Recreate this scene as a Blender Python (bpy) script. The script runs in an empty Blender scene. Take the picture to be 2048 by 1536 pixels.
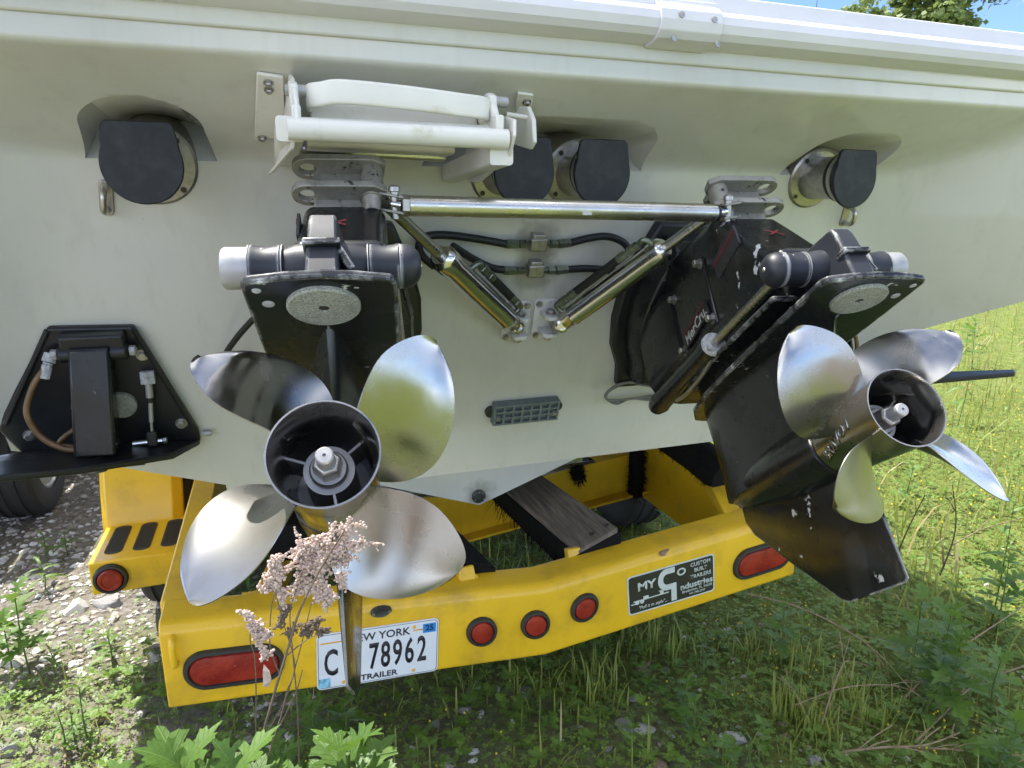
import bpy, bmesh, math, random
import numpy as np
from mathutils import Vector, Matrix, Euler, noise
rnd = random.Random(7)
R = math.radians
sc = bpy.context.scene
COL = sc.collection

# ------------------------------------------------------------------ camera
YAW, PITCH, FPX = R(19.2), R(13.8), 1365.0
CAM = Vector((0, 0, 1.5))
cd = bpy.data.cameras.new('camera'); cam = bpy.data.objects.new('camera', cd); COL.objects.link(cam)
cd.sensor_width = 36.0; cd.lens = 36.0 * FPX / 2048.0; cd.clip_end = 3000; cd.clip_start = 0.02
cam.location = CAM; cam.rotation_euler = (math.pi / 2 - PITCH, 0, -YAW)
sc.camera = cam
# ------------------------------------------------------------------ light
SUNV = Vector((-0.30, 0.42, 1.0)).normalized()          # towards the sun
EXPOSURE = 1.70
w = bpy.data.worlds.new('World'); sc.world = w; w.use_nodes = True
nt = w.node_tree; nt.nodes.clear()
out = nt.nodes.new('ShaderNodeOutputWorld'); bg = nt.nodes.new('ShaderNodeBackground')
sky = nt.nodes.new('ShaderNodeTexSky'); sky.sky_type = 'NISHITA'; sky.sun_disc = False
sky.sun_elevation = math.asin(SUNV.z); sky.sun_rotation = math.atan2(SUNV.x, SUNV.y)
sky.dust_density = 0.1; sky.ozone_density = 3.5; sky.air_density = 0.35
tc = nt.nodes.new('ShaderNodeTexCoord')
mp = nt.nodes.new('ShaderNodeMapping'); mp.inputs['Scale'].default_value = (1.0, 1.0, 2.6); mp.inputs['Location'].default_value = (0, 0, .3)
cn = nt.nodes.new('ShaderNodeTexNoise'); cn.inputs['Scale'].default_value = 2.1; cn.inputs['Detail'].default_value = 9; cn.inputs['Roughness'].default_value = 0.58
cr = nt.nodes.new('ShaderNodeValToRGB'); cr.color_ramp.elements[0].position = 0.47; cr.color_ramp.elements[1].position = 0.70
mx = nt.nodes.new('ShaderNodeMixRGB'); mx.inputs[2].default_value = (9.5, 9.5, 9.6, 1)
nt.links.new(tc.outputs['Generated'], mp.inputs[0]); nt.links.new(mp.outputs[0], cn.inputs[0])
nt.links.new(cn.outputs['Fac'], cr.inputs[0]); nt.links.new(cr.outputs[0], mx.inputs[0])
nt.links.new(sky.outputs[0], mx.inputs[1]); nt.links.new(mx.outputs[0], bg.inputs[0]); nt.links.new(bg.outputs[0], out.inputs[0])
bg.inputs[1].default_value = 0.15
sd = bpy.data.lights.new('sun', 'SUN'); sd.energy = 2.9; sd.angle = R(0.55); sd.color = (1.0, 0.955, 0.88)
sun = bpy.data.objects.new('sun', sd); COL.objects.link(sun)
sun.rotation_euler = (-SUNV).to_track_quat('-Z', 'Y').to_euler(); sun.location = (-3, 4, 10)
vs = sc.view_settings
vs.view_transform = 'Standard'; vs.look = 'None'; vs.exposure = EXPOSURE; vs.gamma = 1.0; vs.use_curve_mapping = False
sc.cycles.use_adaptive_sampling = True; sc.cycles.adaptive_threshold = .025; sc.cycles.use_light_tree = False; sc.cycles.max_bounces = 6; sc.cycles.diffuse_bounces = 3; sc.cycles.glossy_bounces = 4; sc.cycles.transmission_bounces = 4
sc.cycles.sample_clamp_indirect = 8.0

# ------------------------------------------------------------------ layout helpers (metres; X starboard, Y towards the bow, Z up)
_r = Vector((math.cos(YAW), -math.sin(YAW), 0)); _f = Vector((math.sin(YAW) * math.cos(PITCH), math.cos(YAW) * math.cos(PITCH), -math.sin(PITCH))); _d = _f.cross(_r)
def ray(x, y): return _r * (x - 1024) + _d * (y - 768) + _f * FPX
def PY(x, y, Y): r = ray(x, y); return CAM + r * ((Y - CAM.y) / r.y)
def PZ(x, y, Z): r = ray(x, y); return CAM + r * ((Z - CAM.z) / r.z)
TK = 0.334
TN = Vector((0, -1, -TK)).normalized()                 # outward normal of the raked transom
TU = Vector((0, -TK, 1)).normalized()                  # up along the transom
def ytr(z): return 1.461 + TK * (1.6 - z)
def PT(x, y, off=0.0):                                  # point on the transom sheet (off = metres aft of it)
    r = ray(x, y); n = Vector((0, 1, TK)); t = ((1.461 + TK * 1.6 - off) - CAM.dot(n)) / r.dot(n)
    return CAM + r * t
XC = 0.567                                              # centreline of the boat

# ------------------------------------------------------------------ materials
MATS = {}
def newmat(name):
    m = bpy.data.materials.new(name); m.use_nodes = True; MATS[name] = m
    n = m.node_tree; b = n.nodes['Principled BSDF']; return m, n, b
def lk(n, a, b): n.links.new(a, b)
def noise_node(n, scale, detail=4, rough=0.55, vec=None):
    t = n.nodes.new('ShaderNodeTexNoise'); t.inputs['Scale'].default_value = scale; t.inputs['Detail'].default_value = detail; t.inputs['Roughness'].default_value = rough
    if vec is None:
        c = n.nodes.get('TCO') or n.nodes.new('ShaderNodeTexCoord'); c.name = 'TCO'; vec = c.outputs['Object']
    lk(n, vec, t.inputs['Vector']); return t
def ramp(n, src, p0, p1, c0=(0, 0, 0, 1), c1=(1, 1, 1, 1)):
    r = n.nodes.new('ShaderNodeValToRGB'); r.color_ramp.elements[0].position = p0; r.color_ramp.elements[1].position = p1
    r.color_ramp.elements[0].color = c0; r.color_ramp.elements[1].color = c1; lk(n, src, r.inputs[0]); return r
def mixc(n, fac, a, b):
    m = n.nodes.new('ShaderNodeMixRGB')
    if hasattr(fac, 'links'): lk(n, fac, m.inputs[0])
    else: m.inputs[0].default_value = fac
    for i, v in ((1, a), (2, b)):
        if hasattr(v, 'links'): lk(n, v, m.inputs[i])
        else: m.inputs[i].default_value = (*v, 1) if len(v) == 3 else v
    return m
def bump(n, b, src, strength=0.2, dist=0.002):
    u = n.nodes.new('ShaderNodeBump'); u.inputs['Strength'].default_value = strength; u.inputs['Distance'].default_value = dist
    lk(n, src, u.inputs['Height']); lk(n, u.outputs[0], b.inputs['Normal']); return u
def simple(name, col, rough=0.5, metal=0.0, var=0.12, scale=30, bmp=0.0, coat=0.0, spec=0.5, dirt=None, dirtpos=(0.55, 0.75), dscale=9, speck=None, chip=None):
    m, n, b = newmat(name)
    nz = noise_node(n, scale)
    d = tuple(c * (1 - var) for c in col); l = tuple(min(1, c * (1 + var)) for c in col)
    r = ramp(n, nz.outputs['Fac'], 0.3, 0.7, (*d, 1), (*l, 1)); cs = r.outputs[0]
    if dirt:
        nd = noise_node(n, dscale, 8, 0.65); rd = ramp(n, nd.outputs['Fac'], *dirtpos); cs = mixc(n, rd.outputs[0], cs, dirt).outputs[0]
    if speck: ns = noise_node(n, 330, 2); rs = ramp(n, ns.outputs['Fac'], .70, .73); cs = mixc(n, rs.outputs[0], cs, speck).outputs[0]
    if chip: ns = noise_node(n, 26, 6, .6); rs = ramp(n, ns.outputs['Fac'], .735, .745); cs = mixc(n, rs.outputs[0], cs, chip).outputs[0]
    lk(n, cs, b.inputs['Base Color'])
    rr = ramp(n, nz.outputs['Fac'], 0.25, 0.75, (max(0, rough - .07),) * 3 + (1,), (min(1, rough + .07),) * 3 + (1,)); lk(n, rr.outputs[0], b.inputs['Roughness'])
    b.inputs['Metallic'].default_value = metal; b.inputs['Coat Weight'].default_value = coat; b.inputs['Specular IOR Level'].default_value = spec
    if bmp: bump(n, b, nz.outputs['Fac'], bmp)
    return m
def gelcoat():
    m, n, b = newmat('gelcoat')
    a = noise_node(n, 1.6, 5); r = ramp(n, a.outputs['Fac'], 0.35, 0.7, (.635, .63, .555, 1), (.575, .565, .475, 1))
    st = noise_node(n, 160, 3, .5); sp = ramp(n, st.outputs['Fac'], .775, .80)
    c = mixc(n, sp.outputs[0], r.outputs[0], (.30, .28, .22))
    mps = n.nodes.new('ShaderNodeMapping'); mps.inputs['Scale'].default_value = (26, 26, 1.6); lk(n, n.nodes['TCO'].outputs['Object'], mps.inputs[0]); ds = noise_node(n, 1.0, 5, .6, mps.outputs[0]); dr_ = ramp(n, ds.outputs['Fac'], .54, .80, (0, 0, 0, 1), (.24, .24, .24, 1)); c = mixc(n, dr_.outputs[0], c.outputs[0], (.36, .345, .26))
    fm = noise_node(n, 3.2, 6, .7); fr_ = ramp(n, fm.outputs['Fac'], .52, .72, (0, 0, 0, 1), (.25, .25, .25, 1)); c = mixc(n, fr_.outputs[0], c.outputs[0], (.44, .435, .325))
    for (sx, sy, sz), rad, amt in (((.02, -.085, 1.435), .06, .55), ((.024, -.065, 1.376), .055, .55), ((0, .345, .63), .05, .5), ((.0, -.03, 1.30), .10, .25)):
        dv = n.nodes.new('ShaderNodeVectorMath'); dv.operation = 'DISTANCE'; lk(n, n.nodes['TCO'].outputs['Object'], dv.inputs[0]); dv.inputs[1].default_value = (sx, sy, sz)
        nn = noise_node(n, 22, 5); ma = n.nodes.new('ShaderNodeMath'); ma.operation = 'MULTIPLY_ADD'; lk(n, nn.outputs['Fac'], ma.inputs[0]); ma.inputs[1].default_value = -rad * 1.4; lk(n, dv.outputs['Value'], ma.inputs[2])
        rr_ = ramp(n, ma.outputs[0], 0.0, rad * .5, (amt, amt, amt, 1), (0, 0, 0, 1)); c = mixc(n, rr_.outputs[0], c.outputs[0], (.20, .18, .13))
    lk(n, c.outputs[0], b.inputs['Base Color']); rg = noise_node(n, 9, 6); rr = ramp(n, rg.outputs['Fac'], .3, .7, (.07,) * 3 + (1,), (.17,) * 3 + (1,)); lk(n, rr.outputs[0], b.inputs['Roughness'])
    b.inputs['Specular IOR Level'].default_value = 0.5
    wv = noise_node(n, 5, 2); bump(n, b, wv.outputs['Fac'], .06, .01)
    return m
def chipped(name, base=(.010, .011, .012), chip=(.55, .56, .54), amt=.70, rough=.24, edge=True, scale=38, haze=.0):
    m, n, b = newmat(name)
    a = noise_node(n, scale, 8, .62); f = noise_node(n, 6, 3)
    mul = n.nodes.new('ShaderNodeMath'); mul.operation = 'MULTIPLY_ADD'; lk(n, f.outputs['Fac'], mul.inputs[0]); mul.inputs[1].default_value = .35; mul.inputs[2].default_value = -.17
    ad = n.nodes.new('ShaderNodeMath'); ad.operation = 'ADD'; lk(n, a.outputs['Fac'], ad.inputs[0]); lk(n, mul.outputs[0], ad.inputs[1])
    src = ad.outputs[0]
    if edge:
        bv = n.nodes.new('ShaderNodeBevel'); bv.samples = 2; bv.inputs['Radius'].default_value = .006
        g = n.nodes.new('ShaderNodeNewGeometry'); dt = n.nodes.new('ShaderNodeVectorMath'); dt.operation = 'DOT_PRODUCT'
        lk(n, bv.outputs[0], dt.inputs[0]); lk(n, g.outputs['Normal'], dt.inputs[1])
        er = ramp(n, dt.outputs['Value'], .80, .985, (.22, .22, .22, 1), (0, 0, 0, 1))
        a2 = n.nodes.new('ShaderNodeMath'); a2.operation = 'ADD'; lk(n, src, a2.inputs[0]); lk(n, er.outputs[0], a2.inputs[1]); src = a2.outputs[0]
    mk = ramp(n, src, amt, amt + .02)
    dv = noise_node(n, 4, 6); dr = ramp(n, dv.outputs['Fac'], .4, .75, (*base, 1), tuple(c * 1.7 + .002 + haze for c in base) + (1,))
    c = mixc(n, mk.outputs[0], dr.outputs[0], chip); lk(n, c.outputs[0], b.inputs['Base Color'])
    rn = noise_node(n, 14, 5); rr = ramp(n, rn.outputs['Fac'], .35, .7, (rough,) * 3 + (1,), (rough + .2,) * 3 + (1,)); r2 = mixc(n, mk.outputs[0], rr.outputs[0], (.6, .6, .6)); lk(n, r2.outputs[0], b.inputs['Roughness'])
    return m
def steel(name, col=(.62, .60, .57), rough=.26, stain=(.42, .34, .26), amt=(.52, .75), scr=True, sscale=7):
    m, n, b = newmat(name); b.inputs['Metallic'].default_value = 1.0
    a = noise_node(n, sscale, 7, .65); k = ramp(n, a.outputs['Fac'], *amt); c = mixc(n, k.outputs[0], col, stain); lk(n, c.outputs[0], b.inputs['Base Color'])
    tco = n.nodes['TCO']; mp = n.nodes.new('ShaderNodeMapping'); mp.inputs['Scale'].default_value = (6, 6, 6) if not scr else (40, 400, 40); lk(n, tco.outputs['Object'], mp.inputs[0])
    s = noise_node(n, 1.0, 3, .5, mp.outputs[0]); q = noise_node(n, 16, 5)
    ad = n.nodes.new('ShaderNodeMath'); ad.operation = 'ADD'; lk(n, s.outputs['Fac'], ad.inputs[0]); lk(n, q.outputs['Fac'], ad.inputs[1])
    rr = ramp(n, ad.outputs[0], .7, 1.35, (rough - .06,) * 3 + (1,), (rough + .12,) * 3 + (1,)); lk(n, rr.outputs[0], b.inputs['Roughness'])
    if scr: bump(n, b, s.outputs['Fac'], .05, .0006)
    return m
gelcoat()
simple('yellow_paint', (.78, .47, .014), .38, 0, .06, 6, dirt=(.38, .22, .03), dirtpos=(.50, .82), dscale=5, coat=.25, speck=(.20, .11, .02), chip=(.16, .06, .03))
chipped('black_paint', amt=.74, edge=False, rough=.16); chipped('black_plain', amt=.80, edge=False, rough=.30)
chipped('black_worn', amt=.665, scale=30, rough=.16); chipped('blue_black', base=(.011, .013, .018), amt=.66, scale=24, rough=.42, edge=True)
simple('rubber', (.011, .013, .013), .5, 0, .2, 20, spec=.4, dirt=(.035, .035, .032), dirtpos=(.45, .8), dscale=30); simple('hose_black', (.012, .013, .012), .5, 0, .2, 60)
simple('tyre', (.028, .026, .024), .8, 0, .25, 40, bmp=.3)
steel('prop_steel', (.40, .395, .38), .17, (.35, .31, .26), (.48, .80), scr=False, sscale=13); steel('prop_dark', (.34, .33, .31), .40, (.24, .21, .18), (.45, .7), scr=False)
steel('tie_steel', (.58, .57, .53), .22, (.42, .40, .34), (.5, .75)); steel('chrome', (.74, .73, .68), .09, (.6, .56, .45), (.6, .85), scr=False)
simple('cast_grey', (.30, .29, .25), .5, .5, .15, 60, bmp=.15, dirt=(.03, .03, .03), dirtpos=(.58, .64), dscale=55)
simple('steel_dull', (.42, .40, .36), .38, .85, .18, 80, bmp=.1)
simple('fitting', (.21, .24, .19), .33, .85, .3, 70); simple('zinc', (.34, .35, .30), .85, .1, .5, 420, bmp=.6, dirt=(.16, .16, .13), dirtpos=(.5, .75), dscale=14)
simple('corroded', (.46, .47, .47), .85, .2, .35, 120, bmp=.7); simple('bare_alu', (.40, .40, .39), .5, .5, .12, 50, dirt=(.4, .35, .12), dirtpos=(.66, .76), dscale=40)
simple('ladder_white', (.74, .72, .63), .33, 0, .04, 12, dirt=(.50, .46, .30), dirtpos=(.58, .80), dscale=16)
simple('bracket_white', (.70, .69, .64), .5, 0, .1, 30, dirt=(.30, .28, .22), dirtpos=(.58, .72), dscale=40)
simple('rail_white', (.70, .69, .69), .38, 0, .04, 10); simple('dark_plug', (.06, .06, .05), .5, .4)
simple('grey_anode', (.17, .20, .19), .75, .2, .2, 90, bmp=.3); simple('cable_grey', (.17, .17, .155), .55)
simple('brown_hose', (.16, .09, .035), .35, 0, .25, 40); simple('grommet', (.030, .030, .022), .6, 0, .2, 60)
def redlens():
    m, n, b = newmat('red_lens'); v = n.nodes.new('ShaderNodeTexVoronoi'); v.inputs['Scale'].default_value = 160
    c = noise_node(n, 30); lk(n, n.nodes['TCO'].outputs['Object'], v.inputs['Vector'])
    r = ramp(n, c.outputs['Fac'], .35, .7, (.22, .012, .008, 1), (.36, .035, .018, 1)); d = noise_node(n, 220, 3); dm = ramp(n, d.outputs['Fac'], .70, .74)
    x = mixc(n, dm.outputs[0], r.outputs[0], (.45, .30, .2)); lk(n, x.outputs[0], b.inputs['Base Color']); b.inputs['Roughness'].default_value = .28
    bump(n, b, v.outputs['Distance'], .25, .002)
redlens()
simple('plate_white', (.72, .74, .76), .4, 0, .03, 20, dirt=(.2, .2, .18), dirtpos=(.75, .78), dscale=220); simple('ink', (.015, .015, .02), .5); simple('plate_gold', (.75, .40, .06), .5)
simple('plate_blue', (.02, .23, .62), .5); simple('plate_ice', (.25, .55, .75), .5, 0, .5, 90)
simple('decal_black', (.030, .030, .020), .42, 0, .1, 40, dirt=(.25, .24, .16), dirtpos=(.72, .74), dscale=200); simple('decal_light', (.56, .60, .53), .55, 0, .08, 60)
simple('white_letter', (.55, .55, .52), .5); simple('red_mark', (.22, .03, .035), .6); simple('label_grey', (.028, .028, .030), .6, 0, .7, 260)
simple('step_rubber', (.055, .050, .040), .8, 0, .2, 120); simple('galv', (.30, .29, .27), .45, .8); simple('rim', (.42, .41, .40), .35, .8, .2, 20)
simple('carpet', (.012, .012, .011), .95, 0, .4, 300, bmp=1.0, spec=.1); simple('mud', (.10, .08, .06), .9, 0, .3, 50)
def wood():
    m, n, b = newmat('old_wood'); tco = n.nodes.new('ShaderNodeTexCoord'); tco.name = 'TCO'
    mp = n.nodes.new('ShaderNodeMapping'); mp.inputs['Scale'].default_value = (60, 3.5, 60); lk(n, tco.outputs['Object'], mp.inputs[0])
    a = noise_node(n, 1.5, 8, .6, mp.outputs[0]); r = ramp(n, a.outputs['Fac'], .3, .72, (.06, .048, .036, 1), (.29, .235, .175, 1))
    d = noise_node(n, 5, 5); dm = ramp(n, d.outputs['Fac'], .45, .75); c = mixc(n, dm.outputs[0], r.outputs[0], (.13, .11, .09)); lk(n, c.outputs[0], b.inputs['Base Color'])
    b.inputs['Roughness'].default_value = .85; bump(n, b, a.outputs['Fac'], .8, .004)
wood()
def leafmat(name, c0, c1, trans=.25, rough=.5):
    m, n, b = newmat(name); oi = n.nodes.new('ShaderNodeObjectInfo'); a = noise_node(n, 7, 4)
    at = n.nodes.new('ShaderNodeAttribute'); at.attribute_name = 'tint'
    ad = n.nodes.new('ShaderNodeMath'); ad.operation = 'ADD'; lk(n, at.outputs['Fac'], ad.inputs[0]); lk(n, a.outputs['Fac'], ad.inputs[1])
    a2 = n.nodes.new('ShaderNodeMath'); a2.operation = 'MULTIPLY_ADD'; lk(n, oi.outputs['Random'], a2.inputs[0]); a2.inputs[1].default_value = .3; lk(n, ad.outputs[0], a2.inputs[2])
    r = ramp(n, a2.outputs[0], .3, 1.35, (*c0, 1), (*c1, 1)); lk(n, r.outputs[0], b.inputs['Base Color']); b.inputs['Roughness'].default_value = rough
    tr = n.nodes.new('ShaderNodeBsdfTranslucent'); hs = n.nodes.new('ShaderNodeHueSaturation'); hs.inputs['Value'].default_value = 1.5; hs.inputs['Hue'].default_value = .485; lk(n, r.outputs[0], hs.inputs['Color']); lk(n, hs.outputs[0], tr.inputs[0])
    ms = n.nodes.new('ShaderNodeMixShader'); ms.inputs[0].default_value = trans; lk(n, b.outputs[0], ms.inputs[1]); lk(n, tr.outputs[0], ms.inputs[2]); lk(n, ms.outputs[0], n.nodes['Material Output'].inputs[0])
leafmat('grass_blade', (.10, .155, .024), (.27, .31, .065), .35); leafmat('clover_leaf', (.075, .15, .028), (.20, .30, .05), .3); leafmat('weed_leaf', (.070, .145, .020), (.155, .26, .04), .35)
leafmat('tree_leaf', (.07, .12, .03), (.19, .25, .075), .3); leafmat('dry_grass', (.20, .15, .07), (.42, .34, .18), .2, .7)
def broadleaf():
    leafmat('broad_leaf', (.055, .125, .016), (.125, .225, .03), .35); m = MATS['broad_leaf']; n = m.node_tree; b = n.nodes['Principled BSDF']
    src = b.inputs['Base Color'].links[0].from_socket; sx = n.nodes.new('ShaderNodeSeparateXYZ'); lk(n, n.nodes['TCO'].outputs['Object'], sx.inputs[0])
    ab = n.nodes.new('ShaderNodeMath'); ab.operation = 'ABSOLUTE'; lk(n, sx.outputs[0], ab.inputs[0])
    mid = ramp(n, ab.outputs[0], .008, .022, (1, 1, 1, 1), (0, 0, 0, 1))
    q = n.nodes.new('ShaderNodeMath'); q.operation = 'MULTIPLY_ADD'; lk(n, ab.outputs[0], q.inputs[0]); q.inputs[1].default_value = -.9; lk(n, sx.outputs[1], q.inputs[2])
    s = n.nodes.new('ShaderNodeMath'); s.operation = 'MULTIPLY'; lk(n, q.outputs[0], s.inputs[0]); s.inputs[1].default_value = 7.2; f = n.nodes.new('ShaderNodeMath'); f.operation = 'PINGPONG'; lk(n, s.outputs[0], f.inputs[0]); f.inputs[1].default_value = .5
    side = ramp(n, f.outputs[0], .02, .09, (.7, .7, .7, 1), (0, 0, 0, 1)); mx_ = n.nodes.new('ShaderNodeMath'); mx_.operation = 'MAXIMUM'; lk(n, mid.outputs[0], mx_.inputs[0]); lk(n, side.outputs[0], mx_.inputs[1])
    c = mixc(n, mx_.outputs[0], src, (.15, .25, .055)); lk(n, c.outputs[0], b.inputs['Base Color']); bump(n, b, mx_.outputs[0], .5, .01)
broadleaf()
simple('stem_green', (.09, .13, .03), .6); simple('dry_stem', (.26, .19, .11), .8, 0, .25, 40); simple('brown_stem', (.15, .11, .075), .8); simple('seed_head', (.58, .44, .36), .9, 0, .2, 200)
simple('flower_yellow', (.75, .55, .03), .6); simple('bark', (.09, .07, .05), .9, 0, .3, 30, bmp=.5)
simple('stone_grey', (.30, .29, .28), .9, 0, .25, 18, bmp=.5, dirt=(.16, .13, .10), dirtpos=(.5, .8)); simple('stone_pale', (.45, .43, .40), .9, 0, .2, 25, bmp=.4, dirt=(.25, .2, .15), dirtpos=(.55, .8)); simple('stone_brown', (.27, .18, .13), .9, 0, .25, 20, bmp=.4)
def gravelmat():
    m, n, b = newmat('gravel'); at = n.nodes.new('ShaderNodeAttribute'); at.attribute_name = 'tint'
    a = noise_node(n, 120, 4); ad = n.nodes.new('ShaderNodeMath'); ad.operation = 'MULTIPLY_ADD'; lk(n, a.outputs['Fac'], ad.inputs[0]); ad.inputs[1].default_value = .3; lk(n, at.outputs['Fac'], ad.inputs[2])
    r = n.nodes.new('ShaderNodeValToRGB'); e = r.color_ramp.elements; e[0].position = .1; e[0].color = (.26, .24, .21, 1); e[1].position = 1.2 / 1.3; e[1].color = (.64, .62, .58, 1)
    x = e.new(.45); x.color = (.50, .47, .42, 1); x = e.new(.6); x.color = (.30, .235, .18, 1); lk(n, ad.outputs[0], r.inputs[0]); lk(n, r.outputs[0], b.inputs['Base Color']); b.inputs['Roughness'].default_value = .9
gravelmat()
def groundmat():
    m, n, b = newmat('ground_soil'); tco = n.nodes.new('ShaderNodeTexCoord'); tco.name = 'TCO'
    sx = n.nodes.new('ShaderNodeSeparateXYZ'); lk(n, tco.outputs['Object'], sx.inputs[0])
    big = noise_node(n, 1.1, 6); fine = noise_node(n, 42, 8, .7); mid = noise_node(n, 9, 6, .65)
    soil = ramp(n, fine.outputs['Fac'], .32, .68, (.11, .09, .066, 1), (.34, .315, .275, 1)); grass = ramp(n, mid.outputs['Fac'], .3, .7, (.105, .135, .028, 1), (.21, .235, .065, 1))
    # gravel to port, growth to starboard
    mr = n.nodes.new('ShaderNodeMapRange'); mr.inputs[1].default_value = -2.2; mr.inputs[2].default_value = 2.6; mr.inputs[3].default_value = -.25; mr.inputs[4].default_value = .55; lk(n, sx.outputs[0], mr.inputs[0])
    ad = n.nodes.new('ShaderNodeMath'); ad.operation = 'ADD'; lk(n, big.outputs['Fac'], ad.inputs[0]); lk(n, mr.outputs[0], ad.inputs[1])
    k = ramp(n, ad.outputs[0], .45, .75); c = mixc(n, k.outputs[0], soil.outputs[0], grass.outputs[0]); lk(n, c.outputs[0], b.inputs['Base Color']); b.inputs['Roughness'].default_value = .95; b.inputs['Specular IOR Level'].default_value = .2
    bump(n, b, fine.outputs['Fac'], .9, .02)
groundmat()

# ------------------------------------------------------------------ mesh helpers
class MB:
    def __init__(s): s.v = []; s.f = []; s.t = []; s.vt = []
    def add(s, vs, fs, tint=0.0):
        o = len(s.v); s.v += [tuple(q) for q in vs]; s.vt += [tint] * len(vs); s.f += [tuple(i + o for i in q) for q in fs]; return s
    def box(s, c, d, rot=None, tint=0.0):
        c = Vector(c); m = rot if rot is not None else Matrix.Identity(3); hx, hy, hz = d[0] / 2, d[1] / 2, d[2] / 2
        vs = [c + m @ Vector((x * hx, y * hy, z * hz)) for x in (-1, 1) for y in (-1, 1) for z in (-1, 1)]
        return s.add(vs, [(0, 1, 3, 2), (4, 6, 7, 5), (0, 4, 5, 1), (2, 3, 7, 6), (0, 2, 6, 4), (1, 5, 7, 3)], tint)
    def hexa(s, a, b):   # two quads of 4 corners, same winding
        return s.add(list(a) + list(b), [(3, 2, 1, 0), (4, 5, 6, 7), (0, 1, 5, 4), (1, 2, 6, 5), (2, 3, 7, 6), (3, 0, 4, 7)])
    def loft(s, rings, caps=True, closed=True):
        n = len(rings[0]); vs = [p for r in rings for p in r]; fs = []
        for i in range(len(rings) - 1):
            for j in range(n if closed else n - 1):
                k = (j + 1) % n; fs.append((i * n + j, i * n + k, (i + 1) * n + k, (i + 1) * n + j))
        if caps: fs.append(tuple(range(n - 1, -1, -1))); fs.append(tuple((len(rings) - 1) * n + j for j in range(n)))
        return s.add(vs, fs)
    def frame(s, d):
        d = Vector(d).normalized(); a = Vector((0, 0, 1)) if abs(d.z) < .9 else Vector((1, 0, 0)); u = d.cross(a).normalized(); return u, d.cross(u)
    def lathe(s, p0, d, prof, n=24, caps=True, phase=0.0):  # prof: (dist along d, radius)
        p0 = Vector(p0); d = Vector(d).normalized(); u, v = s.frame(d)
        return s.loft([[p0 + d * t + (u * math.cos(phase + 2 * math.pi * k / n) + v * math.sin(phase + 2 * math.pi * k / n)) * max(r, 1e-5) for k in range(n)] for t, r in prof], caps)
    def cyl(s, a, b, r, r2=None, n=20):
        a, b = Vector(a), Vector(b); return s.lathe(a, b - a, [(0, r), ((b - a).length, r if r2 is None else r2)], n)
    def tube(s, pts, r, n=10, rs=None):
        pts = [Vector(p) for p in pts]; rings = []; pu = None
        for i, p in enumerate(pts):
            d = (pts[min(i + 1, len(pts) - 1)] - pts[max(i - 1, 0)]).normalized()
            if pu is None: u, v = s.frame(d)
            else: u = (pu - d * pu.dot(d)).normalized(); v = d.cross(u)
            pu = u; rr = rs[i] if rs else r
            rings.append([p + (u * math.cos(2 * math.pi * k / n) + v * math.sin(2 * math.pi * k / n)) * rr for k in range(n)])
        return s.loft(rings)
    def prism(s, outline, o, u, v, w, holes=None):  # outline 2D in (u,v), extruded by vector w
        o, u, v, w = Vector(o), Vector(u), Vector(v), Vector(w); n = len(outline)
        a = [o + u * x + v * y for x, y in outline]; return s.loft([a, [p + w for p in a]])
    def build(s, name, mat, parent=None, smooth=35, bevel=0, seg=2, world=True, tint=False):
        me = bpy.data.meshes.new(name); me.from_pydata(s.v, [], s.f)
        if tint:
            at = me.attributes.new('tint', 'FLOAT', 'POINT'); at.data.foreach_set('value', s.vt)
        bm = bmesh.new(); bm.from_mesh(me)
        if not tint: bmesh.ops.recalc_face_normals(bm, faces=bm.faces)
        bm.to_mesh(me); bm.free()
        return link(name, me, mat, parent, smooth, bevel, seg)
def link(name, me, mat, parent=None, smooth=35, bevel=0, seg=2):
    me.materials.clear(); me.materials.append(MATS[mat])
    if smooth: me.polygons.foreach_set('use_smooth', [True] * len(me.polygons)); me.set_sharp_from_angle(angle=R(smooth))
    o = bpy.data.objects.new(name, me); COL.objects.link(o)
    if parent is not None:
        o.parent = parent; r = parent
        pm = WM.get(parent.name, Matrix.Identity(4)); me.transform(pm.inverted()); WM[o.name] = pm
    if bevel:
        b = o.modifiers.new('bevel', 'BEVEL'); b.width = bevel; b.segments = seg; b.limit_method = 'ANGLE'; b.angle_limit = R(30)
    return o
WM = {}            # frame of each thing: meshes are given in world metres and stored in the thing's own frame
def tag(o, label=None, cat=None, group=None, kind=None):
    for k, v in (('label', label), ('category', cat), ('group', group), ('kind', kind)):
        if v: o[k] = v
    return o
def thing(name, base, label, cat, group=None):
    e = bpy.data.objects.new(name, None); e.empty_display_size = .1; COL.objects.link(e); e.location = base; WM[e.name] = Matrix.Translation(Vector(base)); return tag(e, label, cat, group)
def crom(pts, k=6):
    pts = [Vector(p) for p in pts]; o = []
    for i in range(len(pts) - 1):
        a, b, c, d = pts[max(i - 1, 0)], pts[i], pts[i + 1], pts[min(i + 2, len(pts) - 1)]
        for j in range(k):
            t = j / k; o.append(.5 * ((2 * b) + (c - a) * t + (2 * a - 5 * b + 4 * c - d) * t * t + (-a + 3 * b - 3 * c + d) * t ** 3))
    return o + [pts[-1]]
def rrect(w, h, r, n=5, cx=0, cy=0):
    o = []
    for sx, sy, a0 in ((1, 1, 0), (-1, 1, 90), (-1, -1, 180), (1, -1, 270)):
        for k in range(n + 1):
            a = R(a0 + 90 * k / n); o.append((cx + sx * (w / 2 - r) + r * math.cos(a), cy + sy * (h / 2 - r) + r * math.sin(a)))
    return o
def ell(rx, ry, n=32, cx=0, cy=0): return [(cx + rx * math.cos(2 * math.pi * k / n), cy + ry * math.sin(2 * math.pi * k / n)) for k in range(n)]
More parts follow.
